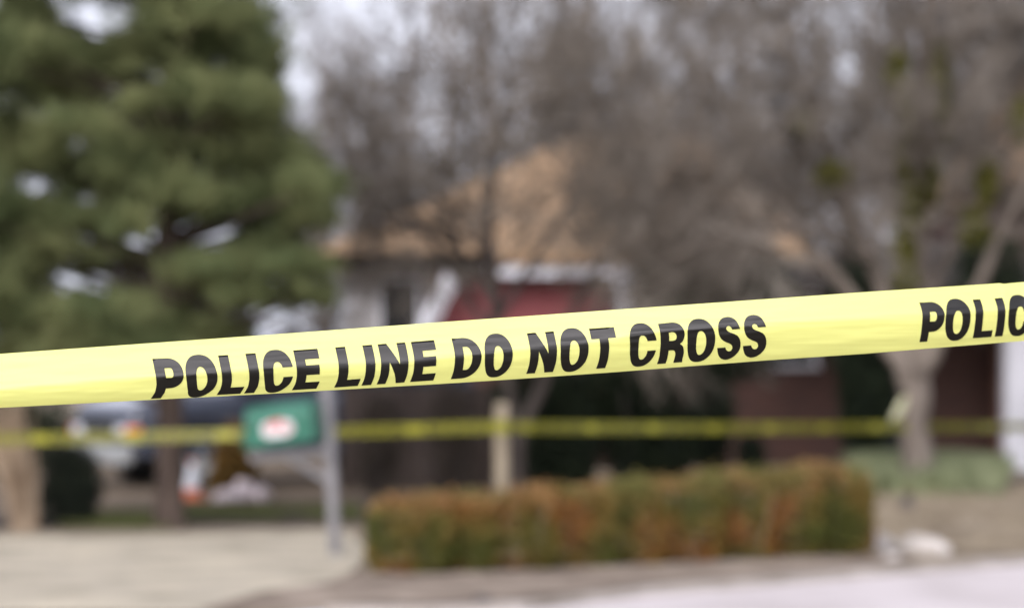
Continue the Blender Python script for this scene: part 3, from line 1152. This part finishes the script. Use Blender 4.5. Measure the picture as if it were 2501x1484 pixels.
GS = 'pale stones right of the hedge'
stone('pale_stone', 'long pale stone lying closest to the right end of the hedge', 2150, 1330, 22.4, .21, .09, .10, .95, M['stone'], 1, GS)
stone('pale_stone', 'long pale stone lying farthest right, nearest the street edge', 2255, 1345, 22.2, .24, .09, .10, -.75, M['stone'], 2, GS)
stone('pale_stone', 'small round pale stone at the foot of the hedge end', 2178, 1372, 21.5, .07, .06, .05, .2, M['stone'], 3, GS)
stone('dark_stone', 'small dark stone below the big tree trunk', 2215, 1200, 25.3, .07, .06, .08, .3, M['stone_dark'], 4)
stone('dark_stone', 'small dark stone at the bottom edge of the kerb', 1180, 1480, 17.95, .06, .05, .04, .3, M['stone_dark'], 9)
GP = 'pinkish white rocks beside the traffic cone'
stone('white_rock', 'pinkish white rock nearest to the traffic cone', 560, 1190, 29.8, .15, .12, .09, .3, M['stone_pink'], 5, GP, 'rock')
stone('white_rock', 'tallest pinkish white rock, middle of its row', 598, 1175, 30.0, .14, .13, .15, .9, M['stone_pink'], 6, GP, 'rock')
stone('white_rock', 'pinkish white rock farthest right, beneath the green box', 640, 1185, 29.9, .13, .1, .11, 1.6, M['stone_pink'], 7, GP, 'rock')

# ================================================================== TRAFFIC CONE
r = thing('traffic_cone', 'orange traffic cone with broad white sleeve right of the pine trunk', 'traffic cone', (PX(470, 30), 30, 0), .3)
mb = MB(); r.scale = (.82, .82, .82)
mb.box(-.16, .16, -.16, .16, 0.012, .04); mb.build('base', M['cone_orange'], r, bevel=.01)
mb = MB(); mb.lathe([(.125, .04), (.12, .05), (.03, .52), (.022, .53), (.0, .53)], 24); mb.build('cone', M['cone_orange'], r, smooth=True)
mb = MB(); mb.lathe([(.1045, .155), (.043, .475)], 24); mb.build('sleeve', M['cone_white'], r, smooth=True)

# ================================================================== HOUSE
YH = 38.0
hx = lambda p: PX(p, YH)
hz = lambda p: PZ(p, YH)
house = thing('house', 'single storey brick house with tan shingle roof and white trim', 'house', (0, YH, 0))
HX0, HX1 = hx(840), hx(3400)
EZ = hz(640)
# walls: front in brick with openings left as panels standing proud, pale siding on the left bay
W = lambda: MB()
mb = W()
mb.box(HX0 + .05, HX1, 0.0, .25, -.1, EZ)                 # front wall
mb.box(HX0 + .05, HX0 + .3, .25, 8, -.1, EZ)              # left side
mb.box(HX1 - .25, HX1, .25, 8, -.1, EZ)
mb.box(HX0 + .3, HX1 - .25, 7.75, 8, -.1, EZ)
mb.build('wall', M['brick'], house)
mb = W(); mb.box(hx(842), hx(1035), -.03, 0.0, .95, EZ - .05); mb.build('siding', M['siding'], house)
mb = W(); mb.box(hx(1060), hx(1492), -.035, 0.0, 1.42, hz(682)); mb.build('painted_wall', M['red'], house)
# white beam and post of the entry, slanting rail
mb = W(); mb.box(hx(1190), hx(1545), -.5, -.38, hz(678), hz(650)); mb.build('beam', M['white'], house, bevel=.01)
mb = W(); mb.box(hx(1500), hx(1534), -.5, -.38, 0, hz(678)); mb.build('porch_post', M['white'], house, bevel=.01)
mb = W()
a, b = Vector((hx(1035), -.44, hz(815))), Vector((hx(1110), -.44, hz(668)))
mb.tube([a, b], [.115, .115], 4, cap=True)
mb.build('slanting_brace', M['white'], house)


def window(x0, x1, z0, z1, y=-.035, trim=.06, muntin=True):
    m1 = W()
    m1.box(x0 - trim, x1 + trim, y - .04, y + .0, z1, z1 + trim)
    m1.box(x0 - trim, x0, y - .04, y + .0, z0, z1)
    m1.box(x1, x1 + trim, y - .04, y + .0, z0, z1)
    if muntin:
        m1.box(x0, x1, y - .03, y - .002, (z0 + z1) / 2 - .02, (z0 + z1) / 2 + .02)
    fr = m1.build('window', M['white'], house)
    m2 = W(); m2.box(x0, x1, y - .012, y + .0, z0, z1)
    m2.build('pane', M['dark_glass'], fr)
    m3 = W(); m3.box(x0 - trim - .03, x1 + trim + .03, y - .09, y + .0, z0 - .06, z0 - .001)
    m3.build('sill', M['white'], fr)
    return fr


window(hx(932), hx(1022), .98, hz(686), y=-.034, trim=.03, muntin=False)
window(hx(1885), hx(1985), hz(888), hz(720), y=-.002)
window(hx(2080), hx(2150), hz(888), hz(720), y=-.002)
mb = W(); mb.box(hx(2095), hx(2195), -.03, -.002, 0, 2.15)
dr = mb.build('door', M['car_black'], house)
mb = W(); mb.lathe([(0, 0), (.03, .0), (.03, .03), (0, .045)], 12, Matrix.Translation((hx(2185), -.035, 1.0)) @ Matrix.Rotation(math.pi / 2, 4, 'X'))
mb.build('handle', M['steel'], dr)
# roof: hipped, low part then a taller part to the right
OV = .55


def hip_roof(x0, x1, y0, y1, ze, zr, xr0, xr1, name='roof', m=None):
    m1 = W()
    ym = (y0 + y1) / 2
    v = [(x0, y0, ze), (x1, y0, ze), (x1, y1, ze), (x0, y1, ze), (xr0, ym, zr), (xr1, ym, zr)]
    th = .16
    v += [(x0, y0, ze - th), (x1, y0, ze - th), (x1, y1, ze - th), (x0, y1, ze - th)]
    m1.v = v
    m1.f = [(0, 1, 5, 4), (1, 2, 5), (2, 3, 4, 5), (3, 0, 4), (0, 6, 7, 1), (1, 7, 8, 2), (2, 8, 9, 3), (3, 9, 6, 0), (6, 9, 8, 7)]
    return m1.build(name, m or M['shingle'], house)


zr = CAMZ + (HOR - 328) * K * (YH + 3.7)
rf = hip_roof(hx(775), hx(1980), -OV, 8 + OV, hz(618), zr, PX(1400, YH + 4), PX(1720, YH + 4))
rf3 = hip_roof(hx(1981), hx(2700), -OV + .2, 7.9, hz(625), hz(560), hx(2200), hx(2500), 'roof', M['shingle_dark'])
zr2 = CAMZ + (HOR - 120) * K * (YH + 3)
rf2 = hip_roof(hx(2440), HX1 + OV + .3, -OV + .3, 7.5, hz(450), zr2, PX(2560, YH + 3), HX1 - 2)
mb = W(); mb.box(hx(778), hx(1190), -OV - .02, -OV + .02 - .04 + .0, hz(655), hz(622)); mb.build('fascia', M['fence'], house)
mb = W()
pv = [(hx(1760), -.5, EZ + .02), (HX1, -.5, EZ + .02), (HX1, -2.1, 2.45), (hx(1760), -2.1, 2.45)]
mb.v = pv + [(a, b, c - .14) for a, b, c in pv]
mb.f = [(0, 3, 2, 1), (4, 5, 6, 7), (0, 1, 5, 4), (1, 2, 6, 5), (2, 3, 7, 6), (3, 0, 4, 7)]
mb.build('porch_roof', M['shingle_dark'], house)
# porch column in white with base and cap on the right, and the brick pier beside it
mb = W()
cx0, cx1 = PX(2456, 36.5), PX(2530, 36.5)
mb.box(cx0, cx1, -1.5, -1.5 + (cx1 - cx0), 0.12, 2.28)
mb.box(cx0 - .05, cx1 + .05, -1.55, -1.45 + (cx1 - cx0), 0, .12)
mb.box(cx0 - .05, cx1 + .05, -1.55, -1.45 + (cx1 - cx0), 2.28, 2.40)
mb.build('porch_column', M['white'], house, bevel=.015)
mb = W()
cx0, cx1 = PX(3062, 36.5), PX(3136, 36.5)
mb.box(cx0, cx1, -1.5, -1.5 + (cx1 - cx0), 0.12, 2.28)
mb.box(cx0 - .05, cx1 + .05, -1.55, -1.45 + (cx1 - cx0), 0, .12)
mb.box(cx0 - .05, cx1 + .05, -1.55, -1.45 + (cx1 - cx0), 2.28, 2.40)
mb.build('porch_column', M['white'], house, bevel=.015)
mb = W(); mb.box(hx(2455), HX1 - .3, .3, 6.9, EZ, hz(452)); mb.build('upper_wall', M['brick'], house)
mb = W(); mb.box(hx(2427), hx(2450), -.4, -.003, 0, EZ); mb.build('brick_pier', mat('light_brick', (0.20, 0.10, 0.07), (0.26, 0.14, 0.10), scale=8, rough=.9), house)

# ================================================================== FENCE
r = thing('board_fence', 'dark brown board fence between the mailbox and the wooden stake', 'fence', (0, 32, 0))
mb = MB()
rng = random.Random(2)
x = PX(838, 32)
xe = PX(1320, 32)
while x < xe:
    h = 1.18 + rng.uniform(-.01, .01)
    mb.box(x, x + .135, -.02 + rng.uniform(-.003, .003), .0, .05, h)
    x += .142
mb.build('boards', M['fence'], r)
mb = MB()
for z in (.3, .95):
    mb.box(PX(838, 32), xe, .001, .05, z, z + .09)
mb.build('rail', M['fence'], r)
for p in (845, 1080, 1312):
    mb = MB(); mb.box(PX(p, 32) - .05, PX(p, 32) + .05, .051, .15, -.05, 1.25); mb.build('fence_post', M['fence'], r, bevel=.008)

# ================================================================== CAR
def make_car():
    """front at -x, centre line on x, wheels on z = 0"""
    yaw = math.radians(30)
    r = thing('parked_car', 'dark slate blue sport utility car parked behind the pine trunk', 'car', (-2.75, 33.95, 0), yaw)
    Lh = 2.3

    def loft(name, stations, m, smooth=True, bevel=.0):
        mb = MB()
        n = None
        for (x, ring) in stations:
            n = len(ring)
            for (y, z) in ring:
                mb.v.append((x, y, z))
        for i in range(len(stations) - 1):
            for j in range(n):
                a = i * n + j
                b = i * n + (j + 1) % n
                mb.f.append((a, b, b + n, a + n))
        mb.f.append(tuple(reversed(range(n))))
        e = (len(stations) - 1) * n
        mb.f.append(tuple(e + j for j in range(n)))
        return mb.build(name, m, r, smooth=False, bevel=bevel)

    def ring(hw, zb, zt, ch=.1):
        return [(-hw, zb), (-hw * 1.0, zt - ch * 1.6), (-hw + ch * .35, zt - ch * .5), (-hw + ch * 1.4, zt), (hw - ch * 1.4, zt), (hw - ch * .35, zt - ch * .5), (hw, zt - ch * 1.6), (hw, zb)]
    body = loft('body', [(-2.32, ring(.80, .42, .86)), (-2.22, ring(.90, .36, .96)), (-1.9, ring(.94, .34, 1.02)), (-1.0, ring(.95, .34, 1.10)), (0, ring(.95, .34, 1.12)), (1.6, ring(.95, .34, 1.12)), (2.2, ring(.93, .36, 1.10)), (2.32, ring(.86, .42, 1.02))], M['car_paint'], bevel=.03)
    cabin = loft('cabin', [(-1.05, ring(.86, 1.06, 1.10, .03)), (-.45, ring(.80, 1.06, 1.66, .08)), (-.25, ring(.78, 1.06, 1.76, .08)), (1.5, ring(.76, 1.06, 1.77, .08)), (1.95, ring(.76, 1.06, 1.66, .08)), (2.2, ring(.82, 1.06, 1.14, .03))], M['car_paint'], bevel=.02)
    # windscreen and side glass a little proud of the cabin
    mb = MB()
    mb.quad((-1.0, -.76, 1.16), (-1.0, .76, 1.16), (-.49, .70, 1.64), (-.49, -.70, 1.64))
    o = mb.build('windscreen', M['dark_glass'], r)
    md = o.modifiers.new('t', 'SOLIDIFY'); md.thickness = .02; md.offset = 0
    for sgn in (-1, 1):
        for x0, x1, x2, x3 in ((-.78, .28, .28, -.35), (.36, 1.18, 1.18, .36), (1.26, 1.95, 1.7, 1.26)):
            mb = MB()
            mb.quad((x0, sgn * .868, 1.16), (x1, sgn * .868, 1.16), (x2, sgn * .79, 1.66), (x3, sgn * .79, 1.66))
            o = mb.build('side_window', M['dark_glass'], r)
            md = o.modifiers.new('t', 'SOLIDIFY'); md.thickness = .02; md.offset = 0
        mb = MB(); mb.box(-2.345, -2.20, sgn * .50 if sgn > 0 else -.80, .80 if sgn > 0 else -.50, .57, .72)
        mb.build('headlight', M['lamp_white'], r, bevel=.03)
        mb = MB(); mb.box(-2.33, -2.17, sgn * .80 if sgn > 0 else -.925, .925 if sgn > 0 else -.80, .56, .71)
        mb.build('indicator', M['lamp_orange'], r, bevel=.02)
        mb = MB(); mb.box(-.95, -.75, sgn * 1.0 - .09, sgn * 1.0 + .09, 1.12, 1.28); mb.build('mirror', M['car_paint'], r, bevel=.03)
        mb = MB(); mb.box(2.26, 2.335, sgn * .78 - .1, sgn * .78 + .1, .75, 1.0); mb.build('tail_light', M['label_red'], r, bevel=.02)
        for x in (-1.45, 1.45):
            mt = Matrix.Translation((x, sgn * .86, .36)) @ Matrix.Rotation(-sgn * math.pi / 2, 4, 'X')
            mb = MB(); mb.lathe([(.20, -.1), (.33, -.1), (.36, -.07), (.36, .07), (.33, .1), (.21, .1)], 32, mt)
            wh = mb.build('tyre', M['tyre'], r, smooth=True)
            mb = MB(); mb.lathe([(0, .085), (.05, .09), (.07, .06), (.19, .08), (.21, .1), (.21, -.1)], 32, mt)
            mb.build('rim', M['car_silver'], wh, smooth=True)
            # arch lip
            mb = MB()
            for k in range(13):
                a = math.pi * k / 12
                for rr in (.40, .45):
                    for yy in (sgn * .94, sgn * .965):
                        mb.v.append((x + rr * math.cos(a), yy, .36 + rr * math.sin(a)))
            for k in range(12):
                q = k * 4
                mb.f += [(q, q + 4, q + 6, q + 2), (q + 1, q + 3, q + 7, q + 5), (q + 2, q + 6, q + 7, q + 3), (q, q + 1, q + 5, q + 4)]
            mb.build('wheel_arch', M['car_black'], r)
    mb = MB(); mb.box(-2.42, -2.25, -.90, .90, .28, .50); mb.build('bumper', M['car_silver'], r, bevel=.04)
    mb = MB(); mb.box(2.25, 2.42, -.88, .88, .40, .60); mb.build('bumper', M['car_silver'], r, bevel=.04)
    mb = MB(); mb.box(-2.335, -2.24, -.47, .47, .54, .78)
    gr = mb.build('grille', M['car_black'], r, bevel=.01)
    mb = MB()
    for k in range(4):
        mb.box(-2.35, -2.336, -.46, .46, .57 + k * .045, .58 + k * .045)
    mb.build('grille_bar', M['car_silver'], gr)
    return r


make_car()


# ================================================================== PINE
rng = random.Random(21)
rs = np.random.RandomState(21)
YP = 25.3
XT = PX(412, YP)
pine = thing('pine_tree', 'large green pine with layered boughs filling the left side', 'tree', (XT, YP, 0))
tr = MB()
tz = [0, .12, .4, .9, 1.6, 2.6, 4.0, 5.6, 7.4, 8.6]
tr_r = [.20, .145, .125, .120, .115, .105, .09, .065, .035, .01]
tr.tube([(.02 * math.sin(z * 2), .015 * math.cos(z * 1.7), z - .03) for z in tz], tr_r, 14)
pads = [(480, 30, 170, 55), (60, 10, 70, 40), (560, 95, 120, 60), (395, 110, 130, 55), (250, 150, 120, 55), (60, 185, 95, 60), (150, 215, 105, 55), (630, 150, 60, 60),
        (560, 230, 105, 50), (480, 215, 80, 50), (190, 300, 105, 45), (55, 335, 100, 45), (625, 235, 65, 50), (620, 310, 70, 50), (430, 330, 110, 50), (300, 360, 90, 45),
        (85, 395, 110, 45), (680, 400, 90, 60), (560, 390, 90, 55), (745, 445, 75, 55), (335, 420, 115, 45), (235, 455, 90, 40), (440, 460, 85, 45), (90, 500, 90, 42),
        (190, 530, 90, 40), (640, 490, 115, 50), (560, 480, 100, 45), (755, 520, 60, 38), (320, 530, 62, 50), (490, 510, 75, 28), (655, 580, 80, 35), (105, 590, 100, 42),
        (35, 655, 90, 50), (490, 645, 120, 34), (620, 640, 120, 38), (735, 650, 85, 34), (385, 700, 105, 40), (530, 700, 110, 34), (250, 745, 130, 42), (100, 765, 120, 50),
        (405, 765, 95, 38), (60, 850, 100, 42), (185, 830, 110, 42), (310, 800, 90, 34), (600, 715, 80, 30), (740, 700, 60, 24), (330, 250, 50, 30), (270, 620, 60, 22), (470, 790, 90, 30), (560, 800, 60, 28), (400, 840, 90, 30), (30, 560, 60, 50), (130, 120, 70, 50), (20, 90, 70, 50), (-60, 100, 120, 80), (-80, 300, 120, 80), (-80, 500, 120, 80),
        (-70, 720, 120, 80), (300, -60, 200, 60), (520, -70, 180, 60), (100, -90, 160, 60), (350, -190, 200, 70), (480, -330, 170, 70), (330, -470, 150, 70), (420, -620, 120, 70), (410, -760, 90, 80), (200, -230, 160, 70), (600, -190, 110, 60)]
tufts = []
lv = MB()
for (px, py, rx, ry) in pads:
    for rep in range(3):
        dy = rs.uniform(-.9, .5) if rep == 0 else rs.uniform(-.2, 1.2)
        Y = YP + dy
        jx, jy = (0, 0) if rep == 0 else (rs.uniform(-30, 30), rs.uniform(-30, 30))
        c = P3(px + jx, py + jy + 12, Y) - Vector((XT, YP, 0))
        ax, az = rx * K * Y, ry * K * Y * .95
        n = int(250 * (rx * ry) / 5000) + 50
        # boughs: several upturned sprays per pad
        sp = max(4, int(rx / 16))
        for k in range(sp):
            t = (k + rs.uniform(0, 1)) / sp * 2 - 1
            cc = np.array([c.x + t * ax * .8, c.y + rs.uniform(-.35, .35), c.z + az * (.35 - .5 * t * t) * 1.0 + rs.uniform(-.3, .3) * az])
            m_ = max(10, n // sp)
            p = rs.normal(size=(m_, 3)) * np.array([ax * .27, .18, az * .42])[None] + cc[None]
            tufts.append(p)
        # limb from the trunk
        hz0 = max(.9, c.z - .25 - abs(c.x) * .15)
        a = Vector((0, 0, hz0))
        mid = a.lerp(c, .55) + Vector((0, 0, -.05))
        e_ = Vector((c.x, c.y, c.z - az * .2))
        lv.tube([a, mid, e_], [.03, .022, .010], 5)
tr.build('trunk', M['pine_bark'], pine, smooth=True)
lv.build('limbs', M['pine_bark'], pine, smooth=True)
tufts = np.concatenate(tufts)
fan_mesh('crown', needle_cards(rs, tufts, 8, .12, .0115, .45), 1, M['needle'], pine)
print('pine tufts', len(tufts))

# ================================================================== TAN TRUNK at the far left
YL = 24.9
rs = np.random.RandomState(55)
dg = thing('dry_grass_clump', 'tall feathery clump of dry tan ornamental grass at the left edge', 'grass clump', (PX(62, YL), YL, 0))


def long_blades(n, hmin, hmax, fan, w0, lean, r0):
    """bent strips, each made of three pieces"""
    out = []
    a = rs.uniform(0, 6.28, n)
    q = np.sqrt(rs.uniform(0, 1, n)) * r0
    base = np.stack([q * np.cos(a), q * np.sin(a), np.zeros(n)], 1)
    H = rs.uniform(hmin, hmax, n)[:, None]
    tilt = np.stack([rs.normal(lean, fan, n), rs.normal(0, fan, n)], 1)
    b = rs.uniform(0, 6.28, n)
    side = np.stack([np.cos(b), np.sin(b), np.zeros(n)], 1)
    cut = [0, .4, .75, 1.0]
    P = []
    for c in cut:
        x = base.copy()
        x[:, 0] += tilt[:, 0] * H[:, 0] * c ** 1.6
        x[:, 1] += tilt[:, 1] * H[:, 0] * c ** 1.6
        x[:, 2] = H[:, 0] * c * (1 - .08 * c)
        P.append(x)
    W = [w0, w0, w0 * .7, w0 * .15]
    for k in range(3):
        out.append(np.stack([P[k] - side * W[k], P[k] + side * W[k], P[k + 1] + side * W[k + 1], P[k + 1] - side * W[k + 1]], 1))
    return np.concatenate(out), P[3]


bl, tips = long_blades(230, .7, 1.45, .10, .0065, -.20, .12)
fan_mesh('blades', bl, 1, M['dry_grass'], dg)
pl = tips[::6]
pts_ = np.repeat(pl, 30, axis=0) + rs.normal(size=(len(pl) * 30, 3)) * np.array([.02, .02, .08])[None]
fan_mesh('plumes', needle_cards(rs, pts_, 2, .05, .006, .8), 1, M['dry_grass'], dg)

# ================================================================== BIG TREE on the right
bt = thing('big_bare_tree', 'big bare tree with forked grey trunk and ivy on its limbs, right side', 'tree', (TR[0], TR[1], terrain(*TR)))
zb = terrain(*TR)
b3 = lambda p, q, dy=0: P3(p, q, 27.0 + dy) - Vector((TR[0], TR[1], zb))
limbs = [([b3(2243, 1215), b3(2240, 1160), b3(2237, 1060), b3(2233, 960), b3(2230, 900)], [.23, .165, .150, .150, .175]),
         ([b3(2225, 915), b3(2150, 830), b3(2070, 710), b3(1990, 615, -.1), b3(1890, 500, -.3), b3(1780, 390, -.5), b3(1650, 300, -.7)], [.12, .085, .07, .062, .05, .035, .02]),
         ([b3(2225, 900), b3(2180, 780, .2), b3(2120, 620, .4), b3(2040, 420, .5), b3(1950, 200, .6), b3(1880, -50, .8)], [.10, .075, .065, .055, .04, .025]),
         ([b3(2235, 905), b3(2245, 760, .1), b3(2240, 560, .1), b3(2255, 330, 0), b3(2270, 60, 0), b3(2300, -300, 0)], [.14, .12, .115, .11, .09, .05]),
         ([b3(2245, 905), b3(2320, 790, -.2), b3(2400, 690, -.3), b3(2450, 560, -.4), b3(2520, 400, -.5), b3(2620, 150, -.5)], [.11, .07, .06, .05, .04, .03]),
         ([b3(2245, 760), b3(2330, 600, .5), b3(2380, 420, .8), b3(2450, 150, 1), b3(2500, -200, 1)], [.07, .06, .055, .045, .03]),
         ([b3(2120, 640, .3), b3(2000, 560, -.4), b3(1860, 560, -.9), b3(1700, 600, -1.2), b3(1600, 640, -1.4)], [.045, .036, .03, .022, .012]),
         ([b3(2050, 680), b3(1930, 640, .6), b3(1780, 560, 1), b3(1640, 450, 1.2)], [.04, .032, .025, .012])]
limb_tree(bt, limbs, random.Random(31), [0, 8, 7, 4], 4, M['twig'], M['bark'], L0=1.3, dens=5.4, rmin=.0052, zmin=2.3, start=.22, spread=1.0, up=.08)
rs = np.random.RandomState(77)
iv = []
for (p, q, rx, ry, dy) in ((2185, 180, 22, 50, -.15), (2205, 290, 24, 60, -.1), (2195, 380, 20, 50, -.1), (2292, 190, 20, 70, -.1), (2300, 290, 16, 50, -.1), (2215, 500, 30, 60, -.15), (2200, 600, 24, 60, -.15),
                           (2205, 690, 26, 40, -.1), (2400, 450, 22, 50, -.4), (2370, 560, 30, 40, -.3), (2030, 430, 40, 25, .2), (2270, 430, 16, 60, 0), (2480, 300, 14, 40, -.4), (1960, 300, 25, 20, .3)):
    c = b3(p, q, dy)
    s_ = K * 27
    iv.append(ellipsoid_pts(rs, 480, (c.x, c.y - .22, c.z), (rx * s_ * 1.2, .18, ry * s_ * 1.35), .1))
fan_mesh('ivy', leaf_cards(rs, np.concatenate(iv), .055, 1.3), 2, M['ivy'], bt)

# ================================================================== ORNAMENTAL TREE in front of the house
YO = 29.0
XO = PX(1262, YO)
ot = thing('small_bare_tree', 'spreading bare tree with dense grey twigs in front of the tan roof', 'tree', (XO, YO, 0))
o3 = lambda p, q, dy=0: P3(p, q, YO + dy) - Vector((XO, YO, 0))
limbs = [([o3(1262, 1235), o3(1262, 1150), o3(1264, 1070)], [.11, .085, .08]),
         ([o3(1264, 1075), o3(1300, 990), o3(1345, 890), o3(1400, 760, -.2), o3(1470, 640, -.4), o3(1570, 520, -.6), o3(1680, 420, -.8)], [.065, .062, .06, .045, .04, .03, .015]),
         ([o3(1262, 1080), o3(1240, 950), o3(1212, 800), o3(1205, 640), o3(1190, 500), o3(1220, 350), o3(1250, 200)], [.06, .06, .065, .06, .05, .035, .02]),
         ([o3(1215, 840), o3(1130, 700, .3), o3(1050, 580, .5), o3(960, 460, .7), o3(890, 340, .9)], [.045, .042, .036, .028, .015]),
         ([o3(1210, 790), o3(1300, 640, .5), o3(1390, 500, .8), o3(1450, 340, 1), o3(1480, 220, 1)], [.045, .04, .034, .025, .012]),
         ([o3(1210, 700), o3(1120, 600, -.6), o3(1010, 560, -1), o3(900, 540, -1.2)], [.035, .03, .024, .012]),
         ([o3(1370, 830), o3(1480, 740, .4), o3(1600, 680, .6), o3(1720, 600, .7)], [.035, .03, .024, .012])]
limb_tree(ot, limbs, random.Random(41), [0, 8, 6, 4], 4, M['twig'], M['bark_dark'], L0=1.1, dens=4.5, rmin=.0046, zmin=2.0, start=.35, spread=1.0, up=.05)


# ================================================================== BARE TREES BEHIND THE HOUSE
def bare_tree_mesh(seed, label, H=11.0):
    rng = random.Random(seed)
    r = thing('bare_tree', label, 'tree', (0, 0, 0), 0, 'bare winter trees behind the house')
    tr, tw = MB(), MB()
    pts = [Vector((0, 0, -.1))]
    d = Vector((0, 0, 1))
    n = 8
    for k in range(n):
        d = (d + Vector((rng.gauss(0, .07), rng.gauss(0, .07), .25))).normalized()
        pts.append(pts[-1] + d * (H * .85 / n))
    rad = [.17 * (1 - .82 * k / n) + .01 for k in range(n + 1)]
    tr.tube(pts, rad, 8)
    for k in range(22):
        t = .14 + .84 * (k + rng.random()) / 22
        f = t * n
        i = min(n - 1, int(f))
        b = pts[i].lerp(pts[i + 1], f - i)
        nd = rot_dir(Vector((0, 0, 1)), rng.uniform(.55, 1.15), k * 2.4 + rng.uniform(-.4, .4))
        grow([tr, tw], b, nd, (3.3 - 1.9 * t) * rng.uniform(.75, 1.2), rad[i] * .5, 1, 4, [0, 6, 5, 3], rng, .16, .95, .56, .006)
    tr.build('trunk', M['bark'], r, smooth=True)
    tw.build('crown', M['twig_far'], r)
    print('far tree', seed, len(tr.f), len(tw.f))
    return r


spots = [(900, 50, .55), (1040, 56, 1.0), (1165, 50, 1.05), (1300, 54, 1.0), (1420, 49, .95), (1560, 55, .95), (1690, 50, .86), (1815, 54, .9), (1950, 49, .84), (2090, 55, .95), (2215, 50, 1.0), (2350, 54, 1.05),
         (2480, 49, .95), (2620, 53, 1.0), (815, 58, .85), (880, 66, .9), (1120, 66, .95), (1380, 68, .95), (1660, 64, .72), (1880, 68, .72), (2150, 66, .75), (2420, 66, 1.0)]
names_far = ['leftmost slim bare tree beyond the house, right of the pine', 'bare tree rising behind the left end of the tan roof', 'bare tree behind the left slope of the tan roof',
             'bare tree behind the roof, above the forked small tree', 'bare tree just right of the small tree top, behind the roof', 'bare tree behind the middle of the tan roof',
             'bare tree behind the roof above the tall holly', 'bare tree behind the roof, right of the holly', 'bare tree behind the roof over the left limbs of the big tree',
             'bare tree behind the house just left of the ivy limb', 'bare tree straight behind the ivy limb of the big tree', 'bare tree behind the right limbs of the big tree',
             'bare tree behind the house near the right edge', 'bare tree behind the house at the very right edge', 'short distant bare tree in the gap right of the pine crown', 'small distant bare tree of the back row, above the left roof corner', 'taller bare tree of the back row, behind the left roof slope',
             'taller bare tree of the back row, behind the small tree', 'taller bare tree of the back row, behind the roof middle', 'taller bare tree of the back row, over the holly',
             'taller bare tree of the back row, left of the ivy limb', 'taller bare tree of the back row, near the right edge', 'distant thin bare tree seen beside the pine crown', 'distant bare tree of the back row, at the left roof corner']
protos = [bare_tree_mesh(101, names_far[0]), bare_tree_mesh(102, names_far[1]), bare_tree_mesh(103, names_far[2])]
rng = random.Random(9)
for i, (px, Y, s_) in enumerate(spots):
    loc = (PX(px, Y), Y, 0)
    rz = rng.uniform(0, 6.28)
    if i < 3:
        o = protos[i]
        o.location = loc
        o.rotation_euler = (0, 0, rz)
        o.scale = (s_,) * 3
    else:
        dup(protos[i % 3], loc, rz, names_far[i], s_)
